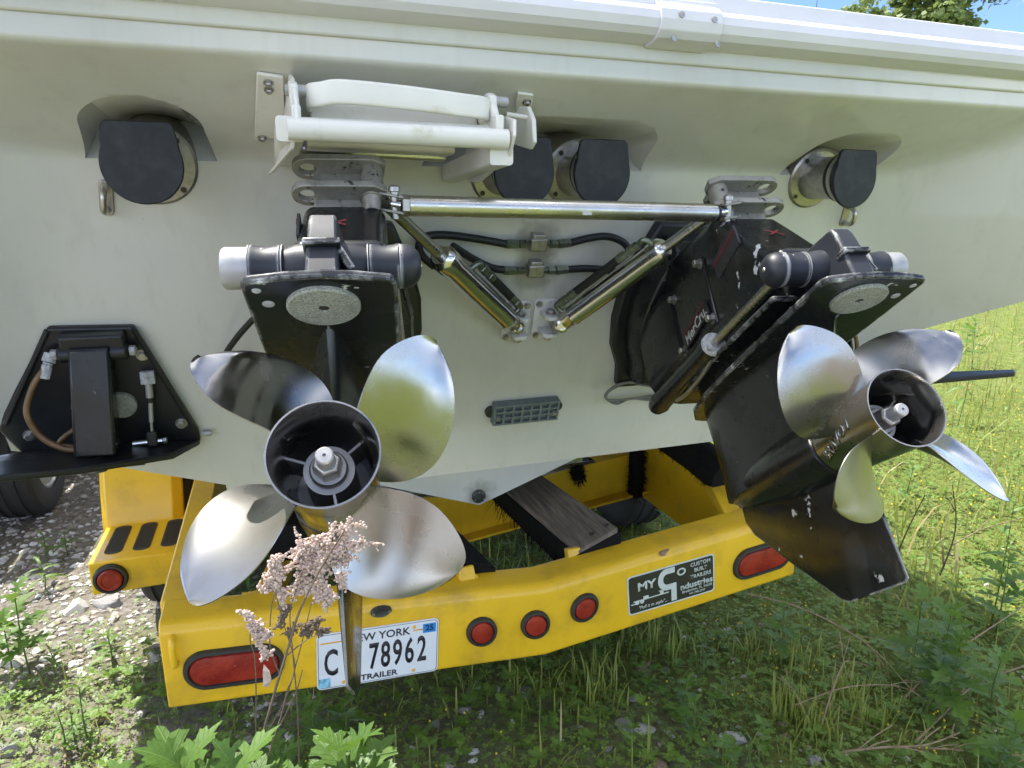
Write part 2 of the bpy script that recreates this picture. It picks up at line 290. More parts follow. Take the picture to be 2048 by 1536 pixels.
def text_obj(name, body, o, u, v, size, mat, parent, bold=0.0, align='CENTER', wscale=1.0, depth=.0006, spacing=1.0, fn=None, shear=0.0):
    cu = bpy.data.curves.new('t', 'FONT'); cu.body = body; cu.size = 1.0; cu.align_x = align; cu.align_y = 'CENTER'; cu.offset = bold; cu.space_character = spacing; cu.resolution_u = 3; cu.extrude = 0; cu.shear = shear
    ob = bpy.data.objects.new('t', cu); COL.objects.link(ob); dg = bpy.context.evaluated_depsgraph_get(); me = bpy.data.meshes.new_from_object(ob.evaluated_get(dg)); bpy.data.objects.remove(ob); bpy.data.curves.remove(cu)
    o, u, v = Vector(o), Vector(u).normalized(), Vector(v).normalized(); nrm = u.cross(v)
    bm = bmesh.new(); bm.from_mesh(me); bmesh.ops.remove_doubles(bm, verts=bm.verts, dist=1e-5)
    g = bmesh.ops.extrude_face_region(bm, geom=bm.faces[:]); vs2 = [x for x in g['geom'] if isinstance(x, bmesh.types.BMVert)]
    up = set(vs2)
    for q in bm.verts:
        x, y = q.co.x * size * wscale, q.co.y * size; h = depth if q in up else 0
        q.co = fn(x, y, h) if fn else o + u * x + v * y + nrm * h
    bmesh.ops.recalc_face_normals(bm, faces=bm.faces); bm.to_mesh(me); bm.free(); me.name = name
    return link(name, me, mat, parent, 0)
def bolt(parent, p, n, r=.008, h=.007, mat='steel_dull', washer=True, name='bolt'):
    b = MB(); p = Vector(p); n = Vector(n).normalized()
    if washer: b.lathe(p, n, [(0, r * 1.35), (.002, r * 1.35)], 16)
    b.lathe(p + n * .0015, n, [(0, r), (h, r), (h + .0015, r * .85)], 6); return b.build(name, mat, parent, 20)

# ================================================================== GROUND
def ground_z(x, y):
    return .018 * noise.noise(Vector((x * .9, y * .9, 0))) + .010 * noise.noise(Vector((x * 3.1, y * 3.1, 4))) - .012
def make_ground():
    xs = sorted(set([-400, -120, -40, -15, -8] + [-4 + .12 * i for i in range(100)] + [9, 12, 20, 40, 120, 400])); ys = sorted(set([-400, -120, -40, -12, -4, -1] + [.1 + .12 * i for i in range(75)] + [10, 13, 20, 40, 120, 400, 900]))
    v = [(x, y, ground_z(x, y)) for y in ys for x in xs]; nx = len(xs)
    f = [(j * nx + i, j * nx + i + 1, (j + 1) * nx + i + 1, (j + 1) * nx + i) for j in range(len(ys) - 1) for i in range(nx - 1)]
    tag(MB().add(v, f).build('ground', 'ground_soil', None, 60), kind='structure')
make_ground()

# ================================================================== BOAT
boat = thing('boat', (XC, 1.6, 0), 'white powerboat on the yellow trailer, glossy transom facing the camera', 'boat')
ZTOP = 1.875
def smin(a, b, k):
    h = max(0, min(1, .5 + .5 * (b - a) / k)); return b + (a - b) * h - k * h * (1 - h)
def fold(z): return .985 + .34 * max(0, 1.5 - z)
def ystern(x, z):
    ax = abs(x)
    yt = ytr(z)
    yo = 1.458 - 2.0 * (z - 1.612)
    yw = yt - .72 * (ax - fold(z))
    y = smin(yt, yo, .030); y = smin(y, yw, .075)
    lip = 1.2
    if z > 1.735: lip = 1.2 - .02 * (z - 1.735)
    y = -smin(-y, -lip, .010)
    return y
def zbot(ax):
    if ax < .7139: return .811
    if ax < 1.1199: return .587 + .384 * ax
    return 1.10 + .60 * (ax - 1.12)
def make_stern():
    xa = sorted(set([round(-1.44 + .02 * i, 4) for i in range(145)] + [s * q for s in (-1, 1) for q in (.7135, .7141, 1.1195, 1.1201)]))
    zt = []
    zs_ = [1.31 + .012 * i for i in range(24)] + [1.60 + .005 * i for i in range(23)] + [1.714 + .002 * i for i in range(20)] + [1.76, 1.80, 1.84, ZTOP]; n1 = 46; nz = n1 + len(zs_) - 1; rows = []
    for j in range(nz + 1):
        row = []
        for x in xa:
            zb = zbot(abs(x)); z = zb + (1.31 - zb) * (j / n1) if j < n1 else zs_[j - n1]
            row.append((XC + x, ystern(x, z), z))
        rows.append(row)
    nx = len(xa); b = MB()
    v = [p for r_ in rows for p in r_]; n0 = len(v); v += [(p[0], 2.6, p[2]) for p in v]
    f = []
    for j in range(nz):
        for i in range(nx - 1):
            a, c = j * nx + i, (j + 1) * nx + i; f.append((a, a + 1, c + 1, c))
    back = [(n0 + q[3], n0 + q[2], n0 + q[1], n0 + q[0]) for q in f]
    loop = [i for i in range(nx)] + [j * nx + nx - 1 for j in range(1, nz + 1)] + [nz * nx + i for i in range(nx - 2, -1, -1)] + [j * nx for j in range(nz - 1, 0, -1)]
    side = [(loop[(k + 1) % len(loop)], loop[k], n0 + loop[k], n0 + loop[(k + 1) % len(loop)]) for k in range(len(loop))]
    me = bpy.data.meshes.new('transom'); me.from_pydata(v, [], f + back + side)
    bm = bmesh.new(); bm.from_mesh(me); bmesh.ops.recalc_face_normals(bm, faces=bm.faces); bm.to_mesh(me); bm.free()
    ob = bpy.data.objects.new('transom_tmp', me); COL.objects.link(ob)
    # scoops above the four exhausts
    cut = MB()
    def scoop(pts): cut.loft([[(px, .9, pz) for px, pz in pts], [(px, ytr(pz) if pz < 1.6 else ytr(1.6) + 1.15 * (pz - 1.6), pz) for px, pz in pts]])
    def arch(xc, hw, zc, r, n=14):
        h = .040; o = [(xc + hw + r + .012, 1.601), (xc + hw + r, zc)]
        o += [(xc + hw + r * math.cos(R(90 * k / n)), zc + h * math.sin(R(90 * k / n))) for k in range(1, n + 1)]
        o += [(xc - hw + r * math.cos(R(90 + 90 * k / n)), zc + h * math.sin(R(90 + 90 * k / n))) for k in range(n + 1)]
        return o + [(xc - hw - r - .012, 1.601)]
    scoop(arch(XC - .757, 0.0, 1.647, .097)); scoop(arch(XC + .790, .030, 1.647, .100)); scoop(arch(XC, .135, 1.647, .11))
    co = cut.build('cut_tmp', 'gelcoat', None, 0)
    md = ob.modifiers.new('b', 'BOOLEAN'); md.operation = 'DIFFERENCE'; md.object = co; md.solver = 'EXACT'
    dg = bpy.context.evaluated_depsgraph_get(); me2 = bpy.data.meshes.new_from_object(ob.evaluated_get(dg)); me2.name = 'transom'
    bpy.data.objects.remove(ob); bpy.data.objects.remove(co)
    return link('transom', me2, 'gelcoat', boat, 32)
transom = make_stern()
def make_hull():
    secs = []
    for t in [i / 14 for i in range(15)]:
        y = 1.95 + 7.3 * t; s = (1 - max(0, t - .35) ** 2 * 2.35) if t > .35 else 1.0; s = max(s, .02); rise = .55 * max(0, t - .45) ** 2 * 3
        secs.append([(XC + x * s, y, z + rise * k) for x, z, k in ((0, .606, 1), (.7, .852, .8), (1.12, 1.012, .6), (1.15, 1.11, .5), (1.42, 1.285, .4), (1.43, 1.80, .2), (1.40, 1.868, .2), (0, 1.93, .2), (-1.40, 1.868, .2), (-1.43, 1.80, .2), (-1.42, 1.285, .4), (-1.15, 1.11, .5), (-1.12, 1.012, .6), (-.7, .852, .8))])
    b = MB(); b.loft(secs); return b.build('hull', 'gelcoat', boat, 30)
make_hull()
# groove, rub rail and its joiner
def strip(name, y, z0, z1, dep, mat):
    b = MB(); b.box((XC, y - dep / 2, (z0 + z1) / 2), (2.86, dep, z1 - z0)); return b.build(name, mat, boat, 35, .004)
strip('hull_band', 1.2005, 1.774, 1.832, .009, 'gelcoat')
rb = MB()
prof = [(1.19, 1.800), (1.165, 1.803), (1.150, 1.808), (1.140, 1.818), (1.136, 1.832), (1.140, 1.846), (1.150, 1.855), (1.158, 1.858), (1.160, 1.870), (1.164, 1.876), (1.166, 1.886), (1.172, 1.889), (1.20, 1.890), (1.26, 1.888), (1.26, 1.80)]
rb.loft([[(XC + sx * 1.45, y, z) for y, z in prof] for sx in (-1, 1)]); rail = rb.build('rub_rail', 'rail_white', boat, 25)
rj = MB(); pj = [(1.19, 1.795), (1.163, 1.798), (1.146, 1.804), (1.135, 1.815), (1.131, 1.832), (1.135, 1.849), (1.146, 1.859), (1.154, 1.863), (1.1555, 1.871), (1.170, 1.874), (1.19, 1.874)]
xa_, xb_ = PY(1325, 40, 1.13).x, PY(1448, 60, 1.13).x
rj.loft([[(xa_, y, z) for y, z in pj], [(xb_, y, z) for y, z in pj]]); joiner = rj.build('rail_joiner', 'rail_white', rail, 25, .002)
for px, py in ((1362, 30), (1427, 40), (1350, 76), (1437, 88)):
    p = PY(px, py, 1.134); b = MB(); p.y = 1.1395 if p.z > 1.845 else (1.131 if p.z > 1.825 else 1.137); b.lathe(p, (0, -1, .25), [(0, .0055), (.0012, .0055), (.002, .003)], 14); b.build('screw', 'steel_dull', rail, 30)
# low white hump above the rail, starboard, in place of another boat's roof
dk = MB(); c = PY(2025, 84, 1.75); dk.loft([[(c.x + dx, 1.75 + .12 * math.cos(a), c.z - .03 + hh * math.sin(a)) for a in [math.pi * k / 8 for k in range(9)]] for dx, hh in ((-.20, .012), (-.12, .034), (.1, .045), (.5, .05))]); dk.build('white_hump', 'gelcoat', boat, 40)
# garboard plug on the recessed keel face
kf = MB(); kf.loft([[(XC - .70, 1.943, .852), (XC, 1.943, .606), (XC + .70, 1.943, .852), (XC + .70, 1.943, .87), (XC - .70, 1.943, .87)], [(XC - .70, 1.99, .852), (XC, 1.99, .606), (XC + .70, 1.99, .852), (XC + .70, 1.99, .87), (XC - .70, 1.99, .87)]]); kf.build('keel_step', 'gelcoat', boat, 30)
pl = PY(958, 993, 1.938); dp = MB(); dp.lathe(pl + Vector((0, .006, 0)), (0, -1, 0), [(0, .0225), (.006, .0225), (.010, .016), (.011, .012), (.006, .010)], 24); plug = dp.build('drain_plug', 'dark_plug', boat, 30)
for k in range(3):
    a = R(90 + 120 * k); bolt(plug, pl + Vector((.016 * math.cos(a), -.003, .016 * math.sin(a))), (0, -1, 0), .003, .002, 'steel_dull', False, 'screw')

# ---------------- exhaust tips with rubber flaps
def exhaust(xrel, label, flat, L=.135):
    z = 1.594; x = XC + xrel; base = Vector((x, ytr(z), z)); t = thing('exhaust_tip', base, label, 'exhaust', 'through-hull exhaust tips')
    b = MB(); fl = []
    b.lathe(base + TN * -.004, TN, [(-.10, .070), (0, .0745), (.007, .075), (.011, .070), (.012, .058), (.013, .051)], 44); f = b.build('flange', 'steel_dull', t, 30)
    for k in range(4): a = R(45 + 90 * k); p = base + Vector((math.cos(a) * .0635, 0, 0)) + TU * (math.sin(a) * .0635) + TN * .0085; s = MB(); s.lathe(p, TN, [(0, .0055), (.0012, .0055), (.002, .003)], 12); s.build('screw', 'dark_plug', f, 30)
    b = MB(); aft = Vector((0, -1, -.03)).normalized(); b.lathe(base + aft * .0, aft, [(0, .051), (L - .02, .0505), (L - .005, .052), (L, .050), (L - .04, .045)], 36, False); b.build('pipe', 'steel_dull', t, 30)
    b = MB(); q = base + aft * (L - .045); b.lathe(q, aft, [(0, .054), (.005, .057), (.026, .057), (.031, .054), (.031, .049), (0, .049)], 36, False); b.build('collar', 'rubber', t, 30)
    b = MB(); c = base + aft * (L - .006) + Vector((0, 0, 0)); o = []
    hw, rr = .0535, .0635
    o = [(rr * math.cos(R(a)), rr * math.sin(R(a)) * 1.02 - .006) for a in range(-205, 26, 7)]
    o = [(hw + .004, .028), (hw, .068 - .006), (hw - .006, .068)] if False else o
    top = [(hw + .004, .034), (hw, .056), (hw - .007, .062), (-hw + .007, .062), (-hw, .056), (-hw - .004, .034)]
    b.prism(o + top, c, (1, 0, 0), (0, -flat, 1), aft * .009); b.build('flap', 'rubber', t, 40, .002)
    b = MB(); q = base + aft * (L - .030); b.lathe(q, aft, [(0, .0545), (0, .0585), (.011, .0585), (.011, .0545)], 36, False); b.box(q + Vector((.026, -.005, -.058)), (.022, .010, .008)); b.build('hose_clamp', 'steel_dull', t, 30)
exhaust(-.757, 'black rubber exhaust flap alone on the transom, left of the white ladder', .06)
exhaust(-.078, 'black exhaust flap half under the right end of the white ladder', .06)
exhaust(.093, 'black exhaust flap above the middle of the long steering tie bar', .06)
exhaust(.757, 'black exhaust flap on a side-seen steel pipe above the outdrive with the red X', .06)

# ---------------- lifting eyes
def eye(px, py, label, lean):
    p = PT(px, py); t = thing('lifting_eye', p, label, 'eye bolt', 'stern eyes'); up = (TU + Vector((lean, 0, 0))).normalized(); sd_ = up.cross(TN)
    b = MB(); b.prism(rrect(.024, .066, .009), p - TN * .003, sd_, up, TN * .007); b.build('base_plate', 'steel_dull', t, 30, .0015)
    b = MB(); b.tube(crom([p + up * .022 + TN * .002, p + up * .022 + TN * .018, p + up * .012 + TN * .033, p - up * .012 + TN * .033, p - up * .022 + TN * .018, p - up * .022 + TN * .002], 5), .0062, 12); b.build('loop', 'tie_steel', t, 60)
    for s in (1, -1): bolt(t, p + up * .022 * s + TN * .003, TN, .008, .004, 'steel_dull', False, 'nut')
eye(213, 395, 'small steel U-bolt eye below the leftmost exhaust flap', .12); eye(1690, 428, 'small steel U-bolt eye below the rightmost exhaust flap', -.10)

# ---------------- grey anode block on the transom
p = PT(1047, 815); t = thing('hull_anode', p, 'grey ribbed sacrificial anode block low on the white transom', 'anode')
tilt = Vector((1, 0, 0)); b = MB(); b.box(p + TN * .012, (.186, .016, .062), Matrix((tilt, -TN, TU)).transposed()); b.build('back_plate', 'grey_anode', t, 30, .002)
for i in range(8):
    b = MB(); b.box(p + tilt * (-.0895 + .1785 * i / 7) + TN * .0235, (.0065, .012, .062), Matrix((tilt, -TN, TU)).transposed()); b.build('rib', 'grey_anode', t, 30, .0012)
for j in range(4):
    b = MB(); b.box(p + TU * (-.028 + .0185 * j) + TN * .0237, (.186, .0125, .0055), Matrix((tilt, -TN, TU)).transposed()); b.build('rib', 'grey_anode', t, 30, .0012)
for s in (-1, 1): bolt(t, p + tilt * .080 * s - TU * .010 + TN * .024, TN, .006, .006); b = MB(); b.lathe(p + tilt * .094 * s, TN, [(0, .016), (.010, .016)], 16); b.build('spacer', 'dark_plug', t, 30)

# ---------------- folding boarding ladder
lad = thing('boarding_ladder', (.23, 1.3, 1.6), 'white folded boarding ladder bolted under the transom lip', 'ladder')
def quadplate(b, pts, w):
    pts = [Vector(p) for p in pts]; b.loft([pts, [p + Vector(w) for p in pts]])
ON = Vector((0, -.5, -1)).normalized(); OU = Vector((0, -1, .5)).normalized()
def PO(x, y):                                            # point on the sloping underside of the stern lip
    r = ray(x, y); n = Vector((0, .5, 1)); d = 1.612 + .5 * 1.458; t = (d - CAM.dot(n)) / r.dot(n); return CAM + r * t
for side in (0, 1):
    fl = [PO(*q) for q in (((513, 140), (566, 148), (572, 268), (508, 275)) if not side else ((1035, 180), (1066, 184), (1062, 215), (1030, 215)))]
    b = MB(); b.loft([[p + ON * .001 for p in fl], [p + ON * .007 for p in fl]]); f = b.build('mount_flange', 'ladder_white', lad, 30, .002)
    for q in (((536, 157), (537, 171), (524, 268)) if not side else ((1052, 196),)): bolt(f, PO(*q) + ON * .007, ON, .006, .004, 'steel_dull')
    if not side: o = [(.050, 1.26, 1.728), (.050, 1.17, 1.705), (.050, 1.115, 1.665), (.049, 1.10, 1.632), (.040, 1.13, 1.598), (.012, 1.25, 1.572), (.006, 1.30, 1.570), (.030, 1.40, 1.605), (.050, 1.42, 1.640)]
    else:
        x0 = .383; o = [(x0 + .012, 1.32, 1.668), (x0 + .008, 1.16, 1.664), (x0 + .004, 1.105, 1.652), (x0, 1.095, 1.626), (x0, 1.12, 1.596), (x0 - .004, 1.28, 1.562), (x0, 1.36, 1.566), (x0 + .01, 1.44, 1.605), (x0 + .016, 1.43, 1.640)]
    b = MB(); quadplate(b, o, (.006, 0, 0)); b.build('mount_bracket', 'ladder_white', lad, 30, .0015)
xl, xr = .056, .398
a, c = PY(575, 257, 1.11), PY(1014, 279, 1.11); b = MB(); b.cyl(a, c, .0158, n=28); b.build('tread_tube', 'ladder_white', lad, 50)
# grab step bent out of flat stock
zt = PY(800, 203, 1.14).z; zl = zt + .004; xl2, xr2 = PY(617, 200, 1.14).x, PY(986, 215, 1.14).x
path = crom([(xl2 + .004, 1.20, zl), (xl2 + .004, 1.16, zl), (xl2 + .018, 1.140, zl), (xl2 + .05, 1.132, zl + .004), ((xl2 + xr2) / 2, 1.128, zl), (xr2 - .05, 1.132, zl - .006), (xr2 - .016, 1.142, zl - .007), (xr2 - .002, 1.165, zl - .008), (xr2 - .002, 1.20, zl - .008)], 7)
rings = []
for i, p in enumerate(path):
    d = (path[min(i + 1, len(path) - 1)] - path[max(i - 1, 0)]).normalized(); nn = d.cross(Vector((0, 0, 1))).normalized()
    rings.append([p + nn * x_ + Vector((0, 0, 1)) * z_ for x_, z_ in rrect(.011, .036, .005, 3)])
b = MB(); b.loft(rings); b.build('grab_step', 'ladder_white', lad, 50)
b = MB(); b.box(((xl2 + xr2) / 2, 1.18, zt - .033), (xr2 - xl2 + .03, .07, .010)); b.box(((xl2 + xr2) / 2, 1.215, zt - .014), (xr2 - xl2 - .01, .008, .034)); b.build('step_tray', 'ladder_white', lad, 30, .004)
for x_, w_ in ((xl2 - .012, .030), (xr2 + .012, .030)):
    b = MB(); o = [(1.112, -.040), (1.112, -.016), (1.135, -.013), (1.148, .004), (1.148, .018), (1.165, .025), (1.195, .025), (1.205, .016), (1.205, -.040)]
    b.prism([(y, z + zt) for y, z in o], (x_ - w_ / 2, 0, 0), (0, 1, 0), (0, 0, 1), (w_ * .45, 0, 0)); b.build('hinge_lug', 'ladder_white', lad, 30, .003)
    b = MB(); b.cyl((x_ - .02, 1.168, zt + .012), (x_ + .022, 1.168, zt + .012), .009, n=14); b.build('hinge_pin', 'bare_alu', lad, 40)
# rear treads and side rails
b = MB(); a, c = PY(612, 285, 1.27), PY(900, 298, 1.27); b.loft([[Vector((x, 1.27 + dy, z + dz)) for dy, dz in rrect(.07, .022, .008, 3)] for x, z in ((a.x, a.z), (c.x, c.z))]); b.build('tread', 'ladder_white', lad, 40)
b = MB(); a, c = PY(605, 299, 1.40), PY(890, 313, 1.40); b.cyl(a, c, .0105, n=18); b.build('chrome_rung', 'chrome', lad, 50)
for xx, zz in ((.042, 1.626), (.372, 1.600)):
    b = MB(); b.prism(rrect(.040, .036, .006), (xx, 1.12, zz), (1, 0, 0), (0, 0, 1), (0, .335, -.012)); b.build('side_rail', 'ladder_white', lad, 30)
b = MB(); b.cyl((xr + .01, 1.20, zt - .002), (xr + .05, 1.20, zt - .006), .004, n=10); b.build('latch_pin', 'ladder_white', lad, 40)
b = MB(); o = [(1.17, -.050), (1.19, -.060), (1.27, -.045), (1.29, .0), (1.24, .018), (1.20, .012), (1.175, -.012)]; b.prism([(y, z + zt) for y, z in o], (xr + .048, 0, 0), (0, 1, 0), (0, 0, 1), (.008, 0, 0)); b.build('latch_plate', 'ladder_white', lad, 30, .002)

# ================================================================== OUTDRIVES
def drive_matrix(P, psi, t): return Matrix.Translation(P) @ Matrix.Rotation(-R(psi), 4, 'Z') @ Matrix.Rotation(-R(t), 4, 'X')
DM = {-1: drive_matrix((.036, .703, 1.26), 8.4, 36.8), 1: drive_matrix((.834, .695, 1.238), 9.4, 36.6)}
GX = {-1: .165, 1: .975}
def dthing(name, ob, label, cat, group):
    e = bpy.data.objects.new(name, None); e.empty_display_size = .1; COL.objects.link(e); e.matrix_world = DM[ob]; WM[e.name] = DM[ob]; return tag(e, label, cat, group)
class DB(MB):                                            # shapes given in the drive's own frame (x starboard, y ahead, z up)
    def dbuild(s, m, *a, **k): s.v = [tuple(m @ Vector(q)) for q in s.v]; return s.build(*a, **k)
def airfoil(y0, y1, hw, n=14, blunt=.25):
    o = []
    for k in range(2 * n):
        t = k / (2 * n) * 2 * math.pi; c = .5 - .5 * math.cos(t)
        th = hw * (math.sin(math.pi * c ** .62) ** .62 if 0 < c < 1 else 0); th = max(th, hw * .06)
        o.append((th if t < math.pi else -th, y1 + (y0 - y1) * c))
    return o
def make_drive(ob, label):
    hx = .014 if ob < 0 else -.004; M_ = DM[ob]; t = dthing('outdrive', ob, label, 'outdrive', 'twin stern outdrives'); gx = GX[ob]
    V = Vector
    # transom gimbal plate, ring and bell (fixed to the hull)
    oc = Vector((gx, ytr(1.27), 1.27))
    gp = [(-.085, .235), (.085, .235), (.10, .20), (.128, .14), (.150, .06), (.155, -.02), (.145, -.10), (.115, -.165), (.105, -.23), (-.105, -.23), (-.115, -.165), (-.145, -.10), (-.155, -.02), (-.150, .06), (-.128, .14), (-.10, .20)]
    b = MB(); b.prism(gp, oc - TN * .005, (1, 0, 0), TU, TN * .034); g = b.build('transom_plate', 'black_plain', t, 30, .008)
    b = MB(); o2 = [(x * .82, y * .86 + .005) for x, y in gp]; b.loft([[oc + V((x * k, 0, 0)) + TU * (y * k) + TN * h for x, y in o2] for k, h in ((1, .028), (.99, .075), (.90, .10))]); b.build('gimbal_ring', 'black_paint', t, 25, .004)
    b = DB(); b.loft([[V((x * s, y, .40 + z * s)) for x, z in rrect(.20, .26, .07, 5)] for y, s in ((.66, 1.05), (.60, 1.0), (.54, .92), (.50, .80))]); b.dbuild(M_, 'bell_housing', 'black_paint', t, 30)
    # upper gear housing
    pr = [(.128, .350), (.232, .492), (.262, .515), (.505, .565), (.56, .52), (.575, .40), (.55, .27), (.48, .235), (.12, .235), (.085, .27), (.085, .325)]
    b = DB(); b.loft([[V((hx + x * w, cy + (y - cy) * k, cz + (z - cz) * k)) for y, z in pr] for x, w, k, cy, cz in ((-1, .066, .90, .33, .39), (-1, .055, 1.0, .33, .39), (1, .055, 1.0, .33, .39), (1, .066, .90, .33, .39))]); up = b.dbuild(M_, 'upper_housing', 'black_worn', t, 30, bevel=.008)
    b = DB(); b.box((0, .118, .318), (.098, .02, .022)); b.dbuild(M_, 'cover_lip', 'black_plain', up, 30, bevel=.006)
    for s in (-1, 1):
        b = DB(); b.box((hx + s * .064, .41, .39), (.012, .17, .16)); b.dbuild(M_, 'side_cover', 'black_paint', up, 30, bevel=.012)
        for y, z in ((.335, .325), (.485, .325), (.335, .455), (.485, .455)): bolt(up, M_ @ V((hx + s * .070, y, z)), M_.to_3x3() @ V((s, 0, 0)), .0085, .012)
    # leg, plates, gearcase, skeg
    b = DB(); b.loft([[V((x, y, z)) for x, y in airfoil(y0, y1, hw)] for z, y0, y1, hw in ((-.01, .165, .555, .046), (.05, .165, .562, .040), (.12, .13, .568, .042), (.19, .08, .57, .052), (.245, .06, .56, .062))]); b.dbuild(M_, 'leg', 'black_paint', t, 40)
    av = [(-.086, -.018), (-.080, -.028), (-.04, -.036), (0, -.039), (.04, -.036), (.080, -.028), (.086, -.018), (.088, .10), (.088, .30), (.084, .42), (.070, .52), (.045, .575), (0, .59), (-.045, .575), (-.070, .52), (-.084, .42), (-.088, .30), (-.088, .10)]
    b = DB(); b.prism(av, (0, 0, .190), (1, 0, 0), (0, 1, 0), (0, 0, .011)); avp = b.dbuild(M_, 'anti_ventilation_plate', 'black_worn', t, 30, bevel=.003)
    b = DB(); b.prism(rrect(.003, .003, .0014), (0, .075, .1895), (1, 0, 0), (0, 0, 1), (0, .30, 0)); b.dbuild(M_, 'keel_seam', 'black_worn', avp, 30)
    for x, y, r_ in ((-.070, .0 - .012, .0055), (-.062, .018, .0075)): b = DB(); b.lathe((x * (1 if ob < 0 else -1), y, .1905), (0, 0, -1), [(0, r_), (.0012, r_ * .9)], 14); b.dbuild(M_, 'bare_spot', 'corroded', avp, 30)
    sp = [(-.09, .10), (-.094, .2), (-.096, .42), (-.08, .55), (.08, .55), (.096, .42), (.094, .2), (.09, .10)]
    b = DB(); b.prism(sp, (0, 0, .232), (1, 0, 0), (0, 1, 0), (0, 0, .010)); b.dbuild(M_, 'splash_plate', 'black_worn', t, 30, bevel=.003)
    b = DB(); b.lathe((0, .162, 0), (0, 1, 0), [(0, .048), (.004, .0545), (.06, .057), (.14, .056), (.22, .050), (.30, .040), (.36, .026), (.39, .013), (.398, .004)], 30); b.dbuild(M_, 'gearcase', 'black_paint', t, 50)
    sk = [(.535, .03, .010), (.530, -.055, .010), (.505, -.085, .010), (.40, -.155, .008), (.27, -.237, .0055), (.252, -.241, .0045), (.112, -.228, .003), (.104, -.222, .003), (.118, -.10, .006), (.150, -.05, .009), (.165, .0, .012)]
    cy_, cz_ = .30, -.08
    b = DB(); b.loft([[V((s * th * k2 + (-.055 * min(0, z) if ob < 0 else 0), cy_ + (y - cy_) * k, cz_ + (z - cz_) * k)) for y, z, th in sk] for s, k, k2 in ((-1, .93, 1.0), (-1, 1.0, .35), (1, 1.0, .35), (1, .93, 1.0))]); b.dbuild(M_, 'skeg', 'black_worn', t, 30)
    b = DB(); b.lathe((0, .022, .190), (0, 0, -1), [(0, .0425), (.004, .0425), (.006, .0405), (.0062, .007), (.003, .0065)], 48); b.dbuild(M_, 'anode', 'zinc', t, 30)
    b = DB(); b.lathe((0, .022, .1865), (0, 0, -1), [(0, .0072), (.0005, .0070)], 14); b.dbuild(M_, 'anode_screw', 'dark_plug', t, 30)
    # rear spine and trim anchor
    b = DB(); b.loft([[V((x, y, z)) for x, y in ((-hw, yr), (hw, yr), (hw + .012, yr + .10), (-hw - .012, yr + .10))] for z, yr, hw in ((.200, -.010, .019), (.262, -.002, .0175), (.298, .006, .0165), (.312, .012, .0155))]); b.dbuild(M_, 'rear_spine', 'blue_black', t, 30, bevel=.003)
    b = DB(); b.box((0, .002, .258), (.044, .026, .009)); b.box((.026, .02, .244), (.010, .03, .034), Matrix.Rotation(R(-28), 3, 'Y')); b.dbuild(M_, 'spine_collar', 'black_worn', t, 30, bevel=.002)
    pz, py_ = .266, .060
    b = DB(); b.lathe((-.056, py_, pz), (1, 0, 0), [(0, .022), (.02, .029), (.056, .034), (.092, .029), (.112, .022)], 28); b.dbuild(M_, 'anchor_boss', 'blue_black', t, 45)
    for s in (-1, 1):
        tc_ = b = DB(); zc = .244
        cx = s * .094; zc = .260
        b.lathe((cx, .665, zc), (0, -1, 0), [(0, .012), (.006, .021), (.03, .0255), (.05, .0235), (.31, .0235), (.322, .0255), (.340, .0255)], 28); body = b.dbuild(M_, 'trim_cylinder', 'black_paint', t, 40)
        b = DB(); b.lathe((cx, .3255, zc), (0, -1, 0), [(0, .0245), (.008, .0245), (.010, .023), (.010, .011)], 28); b.dbuild(M_, 'gland_nut', 'corroded', body, 40)
        for k in range(2): bolt(body, M_ @ V((cx + .016 * (1 - 2 * k), .316, zc + .006 - .018 * k)), M_.to_3x3() @ V((0, -1, 0)), .004, .003, 'steel_dull', False, 'screw')
        b = DB(); b.cyl((cx, .32, zc), (s * .080, .07, pz), .0092, n=20); b.dbuild(M_, 'piston_rod', 'tie_steel', body, 50)
        # rod end: waisted rubber-coated sleeve round the anchor pin
        b = DB(); b.lathe((s * .053, py_, pz), (s, 0, 0), [(0, .026), (.002, .0285), (.008, .028), (.019, .0262), (.032, .028), (.037, .0290), (.039, .027)], 30); b.dbuild(M_, 'rod_end', 'blue_black', t, 40)
        for xe in (.0515, .0915): b = DB(); b.lathe((s * xe, py_, pz), (s, 0, 0), [(0, .0291), (.0013, .0291)], 30); b.dbuild(M_, 'worn_edge', 'bare_alu', t, 30)
        bare = (ob == -1 and s == -1) or (ob == 1 and s == 1)
        b = DB()
        if bare: b.lathe((s * .093, py_, pz), (s, 0, 0), [(0, .026), (.003, .0262), (.028, .0262), (.031, .024), (.031, .012), (.022, .011)], 30)
        else: b.lathe((s * .093, py_, pz), (s, 0, 0), [(0, .0285), (.006, .029), (.016, .026), (.023, .019), (.026, .012)], 30)
        cap = b.dbuild(M_, 'pin_cap', 'bare_alu' if bare else 'blue_black', t, 40)
        if not bare: b = DB(); b.lathe((s * .119, py_, pz), (s, 0, 0), [(0, .004), (.0015, .003)], 12); b.dbuild(M_, 'cap_screw', 'steel_dull', cap, 30)
    # trim hose along the cylinder
    b = DB(); b.tube(crom([(-.094, .54, .228), (-.092, .48, .224), (-.092, .40, .228), (-.094, .34, .236)], 5), .0045, 8); b.dbuild(M_, 'trim_line', 'steel_dull', t, 60)
    # name badges on the inboard side of the starboard unit
    bm_ = M_ @ Matrix.Translation((hx - .0745, .405, .345)) @ Matrix.Rotation(R(-9), 4, 'X')
    b = MB(); b.v = []; b.box((0, 0, 0), (.005, .135, .036)); b.v = [tuple(bm_ @ V(q)) for q in b.v]; bd = b.build('badge', 'black_plain', t, 30, .0015)
